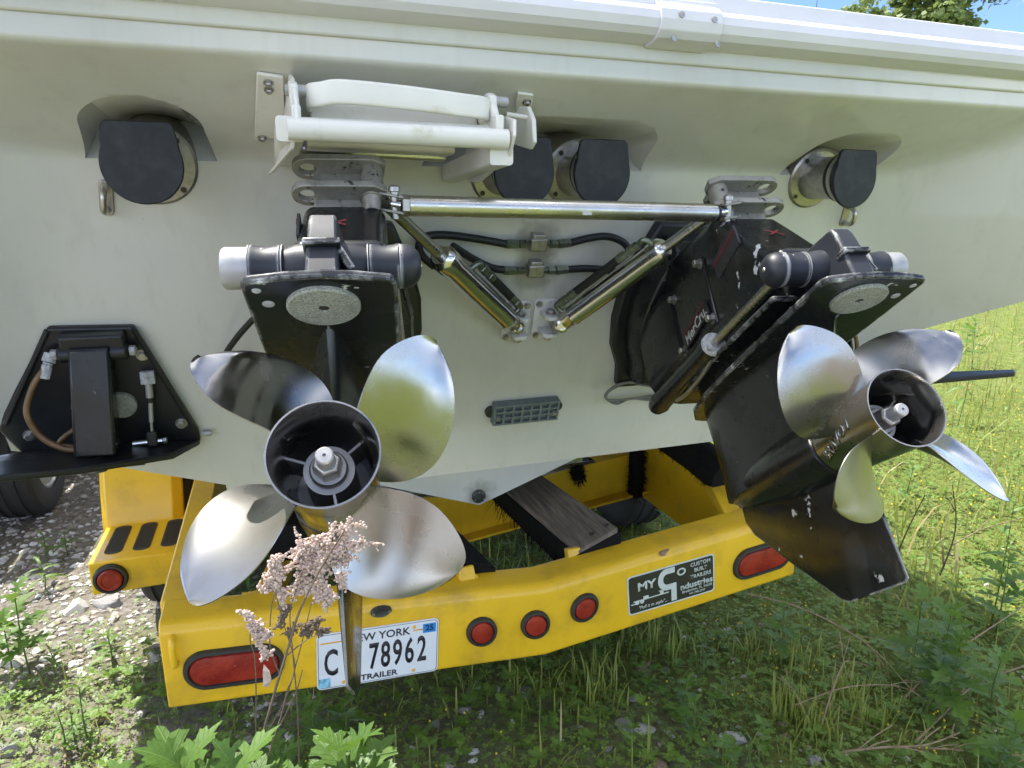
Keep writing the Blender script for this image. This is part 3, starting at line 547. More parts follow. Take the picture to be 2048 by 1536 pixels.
    r3 = bm_.to_3x3(); text_obj('badge_lettering', 'MerCru.', bm_ @ V((-.0030, -.005, -.003)), r3 @ V((0, -1, 0)), r3 @ V((0, 0, 1)), .034, 'white_letter', bd, .012)
    b = MB(); b.box((-.0032, 0, .014), (.0016, .12, .0016)); b.v = [tuple(bm_ @ V(q)) for q in b.v]; b.build('badge_stripe', 'red_mark', bd, 0)
    bm2 = M_ @ Matrix.Translation((hx - .066, .235, .415)) @ Matrix.Rotation(R(-9), 4, 'X')
    b = MB(); b.box((0, 0, 0), (.005, .105, .046)); b.v = [tuple(bm2 @ V(q)) for q in b.v]; lb = b.build('warning_label', 'label_grey', t, 30, .0015)
    b = MB(); b.box((-.0032, 0, .012), (.0012, .10, .0018)); b.box((-.0032, 0, .006), (.0012, .098, .0010)); b.v = [tuple(bm2 @ V(q)) for q in b.v]; b.build('label_stripe', 'red_mark', lb, 0)
    # painted cross on the sloping rear cover
    ea, eb = V((0, .150, .380)), V((0, .212, .465)); al = (eb - ea).normalized(); nn = V((0, -al.z, al.y)); b = DB()
    for sg in (-1, 1):
        d_ = (al * .8 + V((sg * .9, 0, 0))).normalized(); wv = d_.cross(nn); c_ = (ea + eb) / 2 + nn * .0015 + V((.005, 0, 0)); b.loft([[c_ - d_ * .018 + wv * .002, c_ - d_ * .018 - wv * .002, c_ + d_ * .018 - wv * .0032, c_ + d_ * .018 + wv * .0032], [c_ + nn * .0006 - d_ * .018 + wv * .002, c_ + nn * .0006 - d_ * .018 - wv * .002, c_ + nn * .0006 + d_ * .018 - wv * .0032, c_ + nn * .0006 + d_ * .018 + wv * .0032]])
    b.dbuild(M_, 'painted_cross', 'red_mark', t, 0)
    # steering bracket: two stacked lugs with eyes
    def lug(z, name):
        x0, x1 = hx + ob * .058, hx - ob * .050
        o = []
        for k in range(11): a = R(90 + 180 * k / 10); o.append((x0 + ob * -math.cos(a) * -.026 if False else x0 - ob * 0 + ob * .026 * -math.cos(a), .236 + .026 * math.sin(a)))
        o = [(x0 + ob * .026 * math.cos(R(a)), .238 + .026 * math.sin(R(a))) for a in range(-90, 91, 15)] + [(x1, .266), (x1 - ob * .016, .255), (x1 - ob * .02, .225), (x1, .212)]
        hole = [(x0 + ob * .0145 * math.cos(2 * math.pi * k / 20), .238 + .0145 * math.sin(2 * math.pi * k / 20)) for k in range(20)]
        bm = bmesh.new()
        vo = [bm.verts.new((x, y, z)) for x, y in o]; vh = [bm.verts.new((x, y, z)) for x, y in hole]
        eo = [bm.edges.new((vo[i], vo[(i + 1) % len(vo)])) for i in range(len(vo))] + [bm.edges.new((vh[i], vh[(i + 1) % 20])) for i in range(20)]
        bmesh.ops.triangle_fill(bm, use_beauty=True, use_dissolve=False, edges=eo)
        ex = bmesh.ops.extrude_face_region(bm, geom=bm.faces[:]); bmesh.ops.translate(bm, vec=(0, 0, .012), verts=[q for q in ex['geom'] if isinstance(q, bmesh.types.BMVert)])
        bmesh.ops.recalc_face_normals(bm, faces=bm.faces); bm.transform(M_); me = bpy.data.meshes.new(name); bm.to_mesh(me); bm.free()
        return link(name, me, 'cast_grey', sb, 30, .0015)
    b = DB(); b.box((hx, .262, .552), (.100, .028, .10)); b.box((hx, .285, .590), (.088, .05, .018)); sb = b.dbuild(M_, 'steering_bracket', 'cast_grey', t, 30, bevel=.003)
    lug(.518, 'bracket_lug'); lug(.572, 'bracket_lug')
    b = DB(); b.lathe((hx - ob * .046, .240, .530), (0, 0, 1), [(0, .019), (.042, .019)], 20); b.dbuild(M_, 'bracket_spacer', 'cast_grey', sb, 30)
    for x in (-.034, .034): b = DB(); b.lathe((hx + ob * x, .285, .598), (0, 0, 1), [(0, .011), (.008, .0105), (.013, .006)], 14); b.dbuild(M_, 'bracket_bolt', 'cast_grey', sb, 40)
    b = DB(); b.lathe((hx - ob * .044, .236, .512), (0, 0, -1), [(0, .019), (.003, .019), (.0032, .0165), (.028, .0135)], 16); b.lathe((hx - ob * .044, .236, .484), (0, 0, -1), [(0, .0095), (.014, .009)], 16); b.dbuild(M_, 'bracket_nut', 'steel_dull', sb, 30)
    # gimbal cheek beside the housing (inboard)
    b = DB(); b.prism([(.22, .50), (.30, .52), (.52, .49), (.50, .30), (.40, .27), (.33, .33)], (-.072, 0, 0), (0, 1, 0), (0, 0, 1), (-.006, 0, 0)) if False else b.prism([(.36, .47), (.52, .49), (.60, .40), (.56, .29), (.42, .29)], (hx - .060, 0, 0), (0, 1, 0), (0, 0, 1), (-.008, 0, 0)); b.dbuild(M_, 'bell_cheek', 'black_paint', t, 30, bevel=.004)
    return t
dl = make_drive(-1, 'black outdrive seen from behind, on the left, its disc anode facing the camera'); drv = make_drive(1, 'black outdrive on the right, seen from its side, skeg in front of the grass')

# ---------------- propellers
def make_prop(ob, drive, phase, hand):
    M_ = DM[ob]; V = Vector
    b = DB(); b.lathe((0, 0, 0), (0, 1, 0), [(.0, .0595), (.012, .0572), (.05, .0560), (.11, .0545), (.158, .0530), (.160, .045), (.12, .047), (.06, .0515), (.004, .0562), (0, .0575)], 64, False)
    b.f += [tuple((9 * 64 + k, 9 * 64 + (k + 1) % 64, (k + 1) % 64, k)) for k in range(64)]
    p = b.dbuild(M_, 'propeller', 'prop_steel', drive, 45)
    b = DB(); b.lathe((0, .155, 0), (0, -1, 0), [(0, .048), (.001, .048), (.001, .031), (.085, .0285), (.089, .0285), (.089, .0215), (.094, .0215), (.098, .0195), (.099, .014)], 40); b.dbuild(M_, 'thrust_hub', 'prop_dark', p, 35)
    b = DB(); b.lathe((0, .058, 0), (0, -1, 0), [(0, .0165), (.003, .0172), (.022, .0165), (.026, .0135)], 6, phase=.3); b.dbuild(M_, 'prop_nut', 'steel_dull', p, 20, bevel=.0012)
    b = DB(); b.lathe((0, .034, 0), (0, -1, 0), [(0, .0105), (.018, .0100), (.024, .0098), (.026, .0082), (.0262, .002), (.023, .0018)], 26); b.dbuild(M_, 'prop_shaft', 'bare_alu', p, 35)
    for k in range(3):
        a = R(40 + 120 * k); d_ = V((math.cos(a), 0, math.sin(a))); b = DB(); b.box(d_ * .0405 + V((0, .095, 0)), (.024, .06, .003), Matrix((d_, V((0, 1, 0)), d_.cross(V((0, 1, 0))))).transposed()); b.dbuild(M_, 'hub_web', 'prop_dark', p, 30)
    R0, R1, PIT_ = .050, .187, .60
    nr, nc = 22, 16
    for k in range(4):
        th0 = R(phase + 90 * k); b = DB(); top, bot = [], []
        for i in range(nr + 1):
            u = i / nr; ue = 1 - (1 - u) ** 1.6; r_ = R0 + (R1 - R0) * ue
            ch = .104 + .050 * math.sin(math.pi * min(1, ue * 1.02) ** 1.0)
            tipf = math.sqrt(max(0, 1 - max(0, (ue - .42) / .58) ** 2.5)); ch *= max(tipf, .02)
            skew = -.04 * ue + .36 * ue ** 2.0            # radians, towards the trailing edge
            phi = math.atan(PIT_ / (2 * math.pi * r_)); rake = .055 * ue
            rt, rb_ = [], []
            for j in range(nc + 1):
                s = j / nc - .5; ds = s * ch; cup = .006 * max(0, s + .1) ** 2 * 4
                ya = .084 - rake - ds * math.sin(phi) * .92 + .0 - cup   # s>0 : trailing (aft) edge
                th = th0 + hand * (ds * math.cos(phi) / r_ + skew)
                tk = (.0052 * (1 - ue) + .0022) * max(0, 1 - (2 * abs(s)) ** 2.4) + .0007
                n_ = V((-math.sin(th) * hand * math.sin(phi), math.cos(phi), math.cos(th) * hand * math.sin(phi)))
                c_ = V((r_ * math.cos(th), ya, r_ * math.sin(th)))
                rt.append(c_ - n_ * tk); rb_.append(c_ + n_ * tk)
            top.append(rt); bot.append(rb_)
        b.loft([top[i] + bot[i][::-1] for i in range(nr + 1)]); b.dbuild(M_, 'blade', 'prop_steel', p, 50)
    return p
prL = make_prop(-1, dl, 28, 1); prR = make_prop(1, drv, 62, -1)
def hubtext(body, ang, size, yoff, doff):
    def fn(x, y, h):
        th = R(ang) - (y + doff) / .0555 - x * 6.5; r_ = .0552 + h; return DM[1] @ Vector((r_ * math.cos(th), yoff - x, r_ * math.sin(th)))
    return text_obj('hub_lettering', body, (0, 0, 0), (1, 0, 0), (0, 1, 0), size, 'prop_steel', prR, .02, depth=.0022, fn=fn)
hubtext('BRAVO I', 196, .0225, .100, 0.0)

# ---------------- tie bar between the drives
A, B = PY(803, 411, 1.175), PY(1428, 426, 1.165); ax = (B - A).normalized(); upv = Vector((0, 0, 1))
t = thing('tie_bar', (A + B) / 2, 'long brushed steel tie bar joining the two outdrives', 'tie bar')
b = MB(); b.cyl(A + ax * .012, B, .0172, n=32); b.build('tube', 'tie_steel', t, 50)
b = MB(); b.lathe(A, ax, [(0, .017), (.001, .0185), (.011, .0185), (.012, .017)], 6, phase=.5); b.build('lock_nut', 'steel_dull', t, 20)
b = MB(); b.lathe(B - ax * .004, ax, [(0, .0163), (.011, .0163)], 28); b.build('end_band', 'hose_black', t, 40)
m_ = A.lerp(B, .545); b = MB(); b.box(m_ + Vector((0, -.0150, -.004)), (.020, .004, .012)); b.build('wrench_flat', 'steel_dull', t, 30, .001)
for end, sg, px in ((A, -1, (768, 405)), (B, 1, (1468, 420))):
    e2 = PY(px[0], px[1], end.y + .01); b = MB(); b.cyl(end, end.lerp(e2, .55), .0085, n=16); b.build('threaded_end', 'chrome', t, 40)
    dd = (e2 - end).normalized(); b = MB()
    for dz in (-.013, .013): b.prism([(-.002, -.010), (.030, -.013), (.044, -.006), (.044, .006), (.030, .013), (-.002, .010)], e2 - dd * .030 + Vector((0, 0, dz - .002)), dd, Vector((0, -1, 0)), (0, 0, .0045))
    b.build('fork', 'cast_grey', t, 30, .001); b = MB(); b.lathe(e2 - dd * .018 + Vector((0, 0, -.024)), (0, 0, 1), [(0, .007), (.044, .007), (.045, .010), (.052, .0095), (.055, .006)], 14); b.build('fork_pin', 'steel_dull', t, 40)

# ---------------- steering rams with their transom brackets
def ram(px, plate, top, frac, sg, label):
    A = PT(px[0], px[1], .050); B = top; d = (B - A).normalized(); L = (B - A).length
    t = thing('steering_cylinder', A, label, 'steering cylinder', 'steering cylinders')
    e = A + d * L * frac; b = MB(); b.lathe(A + d * .022, d, [(0, .016), (.004, .025), (.030, .0262), (.032, .0270), (.034, .0262), (L * frac - .06, .0262), (L * frac - .058, .0282), (L * frac - .036, .0282), (L * frac - .030, .0272), (L * frac - .022, .019)], 36); body = b.build('barrel', 'chrome', t, 40)
    b = MB(); b.cyl(e - d * .03, B, .0108, n=20); b.build('piston_rod', 'tie_steel', t, 50)
    b = MB(); b.lathe(A - Vector((0, .014, 0)) + d * .004, Vector((-.25 * sg, -1, -.1)), [(-.012, .017), (.010, .017), (.013, .013), (.013, .009), (.008, .009)], 24); b.build('rod_eye', 'chrome', t, 40)
    b = MB(); b.cyl(A - TN * .026 - TU * .004, A + TN * .004, .014, n=18); b.build('swivel', 'steel_dull', t, 40)
    # bracket
    p = [PT(*q) for q in plate]; c = sum(p, Vector()) / 4; wdt = (p[1] - p[0]).length; hgt = (p[0] - p[3]).length
    b = MB(); b.prism(rrect(wdt, hgt, .008), c - TN * .002, (1, 0, 0), TU, TN * .010); br = b.build('mount_plate', 'bracket_white', t, 30, .002)
    for s in (.20, -.24):
        b = MB(); b.prism([(-.020, 0), (-.020, .038), (-.012, .048), (.014, .048), (.022, .040), (.022, 0)], c + TU * (hgt * s) + TN * .006 - TU * .005, (1, 0, 0), TN, TU * .011); b.build('mount_ear', 'bracket_white', t, 30, .002)
    for sx, sy in ((-1, 1), (1, 1), (-1, -1), (1, -1)): bolt(br, c + Vector((sx * (wdt / 2 - .011), 0, 0)) + TU * (sy * (hgt / 2 - .011)) + TN * .008, TN, .0065, .006)
    bolt(t, c + TU * (hgt * .20 + .006) + TN * .030, TU, .010, .007, 'steel_dull', True, 'pivot_bolt'); bolt(t, c - TU * (hgt * .24 + .010) + TN * .030, -TU, .010, .006, 'steel_dull', True, 'pivot_nut')
    return t, A, d, L
tl, AL_, dL_, LL_ = ram((1030, 652), ((1003, 601), (1057, 601), (1057, 676), (1003, 678)), PY(768, 404, 1.195), .655, -1, 'chrome steering ram slanting from the centre bracket up to the left outdrive')
tr_, AR_, dR_, LR_ = ram((1116, 650), ((1064, 597), (1117, 597), (1117, 671), (1062, 674)), PY(1445, 412, 1.20), .70, 1, 'chrome steering ram slanting from the centre bracket up to the right outdrive')

# ---------------- hydraulic hoses
def fitting(parent, pts, r, name='fitting', mat='fitting', n=6):
    b = MB()
    for (p, q), rr in zip(zip(pts[:-1], pts[1:]), r): b.lathe(p, Vector(q) - Vector(p), [(0, rr * .88), (.001, rr), ((Vector(q) - Vector(p)).length - .001, rr), ((Vector(q) - Vector(p)).length, rr * .88)], n)
    return b.build(name, mat, parent, 25)
def hose_run(label, left, man, right, rr=.0088):
    y = man[1]; t = thing('hydraulic_hose', PT(man[0], y), label, 'hose', 'hydraulic hoses')
    for pts in (left, right): b = MB(); b.tube(crom([PT(*q) for q in pts], 7), rr, 12); b.build('hose', 'hose_black', t, 60)
    x = man[0]
    b = MB(); c = PT(x, y, .016); b.box(c, (.040, .020, .030), Matrix((Vector((1, 0, 0)), -TN, TU)).transposed()); b.box(c + TU * .008 - TN * .006, (.030, .024, .032), Matrix((Vector((1, 0, 0)), -TN, TU)).transposed()); b.build('manifold_block', 'steel_dull', t, 25, .003)
    for s in (-1, 1):
        fitting(t, [PT(x + s * 16, y, .018), PT(x + s * 24, y, .018), PT(x + s * 37, y, .018), PT(x + s * 41, y, .018), PT(x + s * 64, y - (3 if s > 0 else 0), .018)], (.006, .0102, .0065, .0115))
    return t
h1 = hose_run('black hydraulic hose, the upper of two across the transom under the tie bar', ((868, 533, .035), (845, 512, .035), (838, 492, .035), (850, 474, .03), (890, 470, .022), (950, 477, .018), (1012, 488, .018)), (1076, 488), ((1140, 486, .018), (1180, 476, .018), (1215, 473, .022), (1245, 484, .03), (1262, 505, .04)))
h2 = hose_run('black hydraulic hose, the lower of two across the transom under the tie bar', ((905, 492, .06), (925, 505, .05), (950, 520, .03), (985, 536, .018), (1012, 540, .018)), (1071, 541), ((1132, 539, .018), (1175, 537, .018), (1220, 541, .022), (1262, 552, .03)))
def ramhose(label, f0, pts, f1, el0, el1):
    t = thing('ram_hose', pts[0], label, 'hose', 'hoses lying along the rams'); b = MB(); b.tube(crom(pts, 6), .0098, 12); b.build('hose', 'hose_black', t, 60)
    fitting(t, f0, (.0105, .0075, .0105)); fitting(t, f1, (.0105, .0075, .0105)); 
    for e_ in (el0, el1): b = MB(); b.tube(crom(e_, 4), .0065, 10); b.build('elbow', 'fitting', t, 50)
    return t
def al(A, d, off, *ts): return [A + d * q + off for q in ts]
oL = Vector((.034, .004, .026)); oR = Vector((-.034, .004, .026))
ramhose('black hose lying along the left steering ram', al(AL_, dL_, oL, .255, .228, .220, .200), al(AL_, dL_, oL, .200, .15, .105) , al(AL_, dL_, oL, .105, .085, .078, .055), al(AL_, dL_, oL, .255, .270) + [AL_ + dL_ * .275 + oL * .2], al(AL_, dL_, oL, .055, .045) + [AL_ + dL_ * .04 + oL * .2])
ramhose('black hose lying along the right steering ram', al(AR_, dR_, oR, .300, .272, .264, .240), al(AR_, dR_, oR, .240, .17, .110), al(AR_, dR_, oR, .110, .085, .078, .055), al(AR_, dR_, oR, .300, .318) + [AR_ + dR_ * .325 + oR * .2], al(AR_, dR_, oR, .055, .042) + [AR_ + dR_ * .035 + oR * .2])
# black cable from the left drive to the transom
b = MB(); b.tube(crom([PT(540, 610, .10), PT(505, 640, .08), PT(470, 680, .06), PT(448, 715, .04), PT(442, 745, .02), PT(450, 775, .005)], 6), .0065, 10); tag(b.build('trim_cable', 'hose_black', None, 60), 'thin black cable curving down the transom left of the left outdrive', 'cable')
# looped grey ground cables
def loop_cable(label, cx, cy, pts, name='bonding_cable'):
    b = MB()
    for k, (dx, dy) in enumerate(((0, 0), (3, 5), (-4, -3))): b.tube(crom([PT(x + dx * (i % 3 - 1), y + dy * (i % 2), o + .006 * k) for i, (x, y, o) in enumerate(pts)], 6), .0032, 8)
    tag(b.build(name, 'cable_grey', None, 60), label, 'cable', 'bonding cable loops')
loop_cable('loop of grey wire cable left of the right outdrive', 0, 0, ((1318, 775, .02), (1290, 766, .02), (1250, 766, .025), (1218, 780, .03), (1212, 796, .03), (1230, 803, .025), (1265, 797, .02), (1300, 795, .02), (1330, 790, .01)))
loop_cable('loop of grey wire cable half hidden behind a blade of the left propeller', 0, 0, ((850, 800, .01), (880, 803, .02), (898, 820, .025), (900, 842, .025), (884, 860, .02), (860, 866, .01)))

# ---------------- trim tabs
def tab(sg, label):
    def q(x, z, off=0.0): return Vector((XC + sg * x, ytr(z) - off, z))
    c = q(.93, 1.15); t = thing('trim_tab', c, label, 'trim tab', 'trim tabs')
    o = [q(.842, 1.287), (q(.992, 1.292)), q(1.118, 1.10), q(1.128, 1.075), q(1.10, 1.012), q(.765, .985), q(.752, 1.005), q(.754, 1.032)]
    b = MB(); b.loft([[p - TN * .002 for p in o], [p + TN * .016 for p in o]]); b.build('back_plate', 'black_plain', t, 30, .005)
    for (x, z) in ((1.075, 1.058), (.785, 1.055), (.835, 1.225)): bolt(t, q(x, z) + TN * .016, TN, .0095, .008, 'steel_dull')
    for x0, z0, x1, z1 in ((.842, 1.282, .765, 1.05), (.992, 1.287, 1.11, 1.09)): b = MB(); b.cyl(q(x0, z0) + TN * .016, q(x1, z1) + TN * .016, .006, n=8); b.build('rim', 'black_plain', t, 40)
    # hinge boss and actuator box leaning out over the plate
    b = MB(); b.box(q(.915, 1.262) + TN * .028, (.115, .03, .045), Matrix((Vector((1, 0, 0)), -TN, TU)).transposed()); b.cyl(q(.855, 1.245) + TN * .034, q(.98, 1.245) + TN * .034, .017, n=18); b.build('hinge_boss', 'black_plain', t, 30, .005)
    for x in (.853, .981): b = MB(); s_ = 1 if x < .9 else -1; b.lathe(q(x, 1.245) + TN * .034, (-sg * s_, 0, 0), [(0, .011), (.010, .011), (.013, .006)], 8); b.build('hinge_cap', 'bare_alu', t, 30)
    k = [(q(.885, 1.262) + TN * .052), (q(.958, 1.262) + TN * .052), (q(.958, 1.262) + TN * .022), (q(.885, 1.262) + TN * .022)]; k2 = [q(.897, 1.066) + TN * .135, q(.972, 1.070) + TN * .135, q(.972, 1.062) + TN * .065, q(.897, 1.058) + TN * .065]
    b = MB(); b.loft([k, k2]); b.build('actuator', 'black_paint', t, 30, .006)
    b = MB(); b.cyl(q(.935, 1.075) + TN * .10, q(.935, 1.022) + TN * .115, .012, n=16); b.build('actuator_rod', 'dark_plug', t, 40)
    # blade: hinged along the plate foot, swept wing pointing outboard and aft
    A1, H1, T1, I1 = q(.752, 1.008) + TN * .014, q(1.10, 1.020) + TN * .016, Vector((XC + sg * 1.38, 1.30, 1.085)), Vector((XC + sg * .95, 1.46, 1.024))
    I0 = Vector((XC + sg * .80, 1.56, 1.002)); ol = [A1, H1, Vector((XC + sg * 1.2, 1.44, 1.058)), T1, Vector((XC + sg * 1.36, 1.285, 1.080)), Vector((XC + sg * 1.15, 1.37, 1.056)), I1, I0]
    b = MB(); b.loft([ol, [p + Vector((0, 0, -.014)) for p in ol]]); b.build('blade', 'black_plain', t, 20, .004)
    b = MB(); b.cyl(q(.86, 1.012) + TN * .075, q(.955, 1.012) + TN * .075, .0135, n=18); b.build('blade_knuckle', 'black_plain', t, 40)
    b = MB(); b.cyl(q(.745, 1.020) + TN * .012, q(.728, 1.020) + TN * .012, .007, n=10); b.build('hinge_pin', 'bare_alu', t, 30)
    # brown hydraulic tube with grey fitting
    b = MB(); b.tube(crom([q(1.005, 1.222) + TN * .045, q(1.028, 1.195) + TN * .060, q(1.045, 1.150) + TN * .080, q(1.030, 1.105) + TN * .095, q(.995, 1.078) + TN * .105, q(.965, 1.070) + TN * .105], 6), .0062, 10); b.tube(crom([q(.965, 1.095) + TN * .05, q(1.0, 1.075) + TN * .06, q(1.012, 1.058) + TN * .06, q(.99, 1.05) + TN * .06], 5), .0055, 10); b.build('fluid_tube', 'brown_hose', t, 60)
    fitting(t, [q(.992, 1.245) + TN * .028, q(.998, 1.232) + TN * .038, q(1.000, 1.228) + TN * .040, q(1.008, 1.205) + TN * .052], (.0125, .009, .0095), 'tube_fitting', 'corroded', 10)
    # position sender
    fitting(t, [q(.832, 1.190) + TN * .020, q(.832, 1.165) + TN * .028], (.0155,), 'sender_nut', 'corroded')
    b = MB(); b.cyl(q(.832, 1.165) + TN * .028, q(.834, 1.135) + TN * .034, .0075, n=14); b.cyl(q(.834, 1.128) + TN * .036, q(.838, 1.085) + TN * .048, .0048, n=12); b.cyl(q(.838, 1.085) + TN * .048, q(.840, 1.06) + TN * .052, .003, n=10); b.build('sender_rod', 'bare_alu', t, 40)
    b = MB(); b.cyl(q(.834, 1.136) + TN * .034, q(.8345, 1.126) + TN * .036, .0082, n=14); b.build('sender_ring', 'rubber', t, 30); b = MB(); b.box(q(.841, 1.048) + TN * .054, (.020, .018, .034)); b.build('sender_boot', 'rubber', t, 30, .003)
    b = MB(); b.cyl(q(.822, 1.040) + TN * .054, q(.880, 1.040) + TN * .056, .0065, n=12); b.build('sender_pin', 'chrome', t, 40); bolt(t, q(.822, 1.040) + TN * .054, (-sg * -1 if False else -sg, 0, 0), .007, .006, 'steel_dull', False, 'pin_nut')
    b = MB(); b.lathe(q(.893, 1.115) + TN * .016, TN, [(0, .030), (.010, .030), (.012, .028)], 28); b.build('tab_anode', 'zinc', t, 30)
tab(-1, 'black trim tab at the left, backing plate bolted below the leftmost exhaust'); tab(1, 'black trim tab mostly hidden behind the right outdrive and its propeller')

# ================================================================== TRAILER
trl = thing('boat_trailer', (XC, 1.6, 0), 'yellow boat trailer under the white boat, rear cross member with tail lights', 'trailer')
YB = 1.50
def zbm(x): return (.344 + .083 * (.617 - x)) if x < .617 else (.344 + .108 * (x - .617))        # lower edge of the rear beam
def bsec(x, y0=0.0, trim=0.0):
    z = zbm(x); h = .212; r_ = .028; o = [(YB, z + .006), (YB + .006, z), (YB + .11, z), (YB + .115, z + .006), (YB + .115, z + h - .01), (YB + .105, z + h)]
    o += [(YB + r_ - r_ * math.sin(R(a)) , z + h - r_ + r_ * math.cos(R(a))) for a in (0, 22, 45, 67, 90)]
    return [Vector((x, y + y0, zz)) for y, zz in o]
b = MB(); b.loft([bsec(x) for x in (-.297, -.1, .1, .3, .5, .575, .617, .66, .75, .95, 1.2, 1.36, 1.435)]); beam = b.build('rear_beam', 'yellow_paint', trl, 40, .006)
def beam_pt(px, py, off=0.0): return PY(px, py, YB - off)
# side rails, brace bars, V cross member
for x0 in (-.272, 1.404):
    b = MB(); b.box((x0, 4.1, .50), (.075, 4.96, .245)); b.build('side_rail', 'yellow_paint', trl, 30, .006)
b = MB(); p0, p1 = Vector((-.105, 1.60, .52)), Vector((.02, 2.24, .52)); d_ = (p1 - p0).normalized(); s_ = Vector((d_.y, -d_.x, 0)); b.hexa([p0 + s_ * .02 + Vector((0, 0, .045)), p0 - s_ * .02 + Vector((0, 0, .045)), p0 - s_ * .02 - Vector((0, 0, .06)), p0 + s_ * .02 - Vector((0, 0, .06))], [p1 + s_ * .02 + Vector((0, 0, .045)), p1 - s_ * .02 + Vector((0, 0, .045)), p1 - s_ * .02 - Vector((0, 0, .06)), p1 + s_ * .02 - Vector((0, 0, .06))]); b.build('brace', 'yellow_paint', trl, 30, .004)
def bar(name, a, c, w, h, mat='yellow_paint', bev=.004):
    a, c = Vector(a), Vector(c); d = (c - a).normalized(); s = d.cross(Vector((0, 0, 1))).normalized(); u = s.cross(d); b = MB(); k = [s * w / 2 + u * h / 2, -s * w / 2 + u * h / 2, -s * w / 2 - u * h / 2, s * w / 2 - u * h / 2]; b.hexa([a + q for q in k], [c + q for q in k]); return b.build(name, mat, trl, 30, bev)
bar('brace', PZ(1467, 1042, .60), PZ(1428, 966, .645), .055, .045)
bar('bunk_post', (.425, 1.57, .53), (.42, 1.60, .595), .045, .04); bar('bunk_post', (.745, 1.60, .53), (.745, 1.62, .585), .04, .03)
def weld(a, c, r=.005):
    a, c = Vector(a), Vector(c); n = max(6, int((c - a).length / .006)); r_ = random.Random(n); b = MB(); b.tube([a.lerp(c, k / n) + Vector((r_.gauss(0, .0006), r_.gauss(0, .0006), r_.gauss(0, .0006))) for k in range(n + 1)], r, 8, [r * (1.0 + .22 * (k % 2) + r_.gauss(0, .06)) for k in range(n + 1)]); b.build('weld_bead', 'yellow_paint', trl, 60)
for x0 in (-.272, 1.404):
    zt_ = zbm(x0) + .205; weld((x0 + .0385, YB + .116, zt_ - .19), (x0 + .0385, YB + .116, zt_ - .01))
weld((-.297 + .005, YB + .113, .623), (-.234, YB + .113, .618)); weld((-.13, YB + .116, zbm(-.1) + .205), (-.075, YB + .116, zbm(-.08) + .205), .006); weld((.40, YB + .08, zbm(.42) + .2115), (.45, YB + .08, zbm(.44) + .2115), .006)
yv = 2.30; ra, rbt = PY(1169, 932, yv), PY(1256, 910, yv); la, lb_ = PY(885, 1004, yv), PY(998, 997, yv)
cxm = .60; zr = lambda x: ra.z + (rbt.z - ra.z) / (rbt.x - ra.x) * (x - ra.x); zl_ = lambda x: zr(2 * cxm - x)
for x0, x1, zf in ((-.24, cxm, zl_), (cxm, 1.37, zr)):
    b = MB(); b.hexa([Vector((x0, yv, zf(x0))), Vector((x0, yv + .012, zf(x0))), Vector((x0, yv + .012, zf(x0) - .155)), Vector((x0, yv, zf(x0) - .155))], [Vector((x1, yv, zf(x1))), Vector((x1, yv + .012, zf(x1))), Vector((x1, yv + .012, zf(x1) - .155)), Vector((x1, yv, zf(x1) - .155))])
    b.hexa([Vector((x0, yv - .05, zf(x0) - .155)), Vector((x0, yv + .04, zf(x0) - .155)), Vector((x0, yv + .04, zf(x0) - .165)), Vector((x0, yv - .05, zf(x0) - .165))], [Vector((x1, yv - .05, zf(x1) - .155)), Vector((x1, yv + .04, zf(x1) - .155)), Vector((x1, yv + .04, zf(x1) - .165)), Vector((x1, yv - .05, zf(x1) - .165))]); b.build('cross_member', 'yellow_paint', trl, 30, .002)
# weathered bunk boards with carpet remains
def bunk(near, far, yn, yf, th, split=True, mat='old_wood'):
    a = [PY(*q, yn) for q in near]; c = [PY(*q, yf) for q in far]       # left,right
    dn = Vector((0, 0, -th)); ins = (c[0] - a[0]).normalized()
    b = MB(); b.hexa([a[0], a[1], a[1] + dn, a[0] + dn], [c[0], c[1], c[1] + dn, c[0] + dn]); bd = b.build('bunk_board', mat, trl, 30, .006)
    cb = MB(); e1, e2 = .004, .007; o = Vector((0, 0, -.012))
    cb.hexa([a[0] + o + Vector((-e2, -e1, 0)), a[1] + o + Vector((e2, -e1, 0)), a[1] + dn * 1.35 + Vector((e2, -e1, 0)), a[0] + dn * 1.55 + Vector((-e2, -e1, 0))], [c[0] + o + Vector((-e2, 0, 0)), c[1] + o + Vector((e2, 0, 0)), c[1] + dn * 1.3 + Vector((e2, 0, 0)), c[0] + dn * 1.3 + Vector((-e2, 0, 0))]); cp = cb.build('bunk_carpet', 'carpet', trl, 30)
    fr = MB(); r_ = random.Random(3)
    for i in range(420):
        s = r_.random(); edge = r_.choice((0, 1, 2))
        if edge == 0: p = a[0].lerp(c[0], s) + dn * r_.uniform(.6, 1.5)
        elif edge == 1: p = a[0].lerp(a[1], s) + dn * r_.uniform(.9, 1.5)
        else: p = a[1].lerp(c[1], s) + dn * r_.uniform(.5, 1.4)
        q = p + Vector((r_.uniform(-.03, .03) + (-.02 if edge == 0 else .0), r_.uniform(-.03, .005), -abs(r_.gauss(0, .036)) - .01)); w_ = Vector((.0022, .0, .001)); fr.add([p - w_, p + w_, q], [(0, 1, 2)])
    f = fr.build('carpet_fringe', 'carpet', cp, 0); f['kind'] = 'stuff'
    return bd, a, c
bd, a_, c_ = bunk(((1155, 1103), (1237, 1055)), ((985, 958), (1048, 925)), 1.60, 2.28, .058)
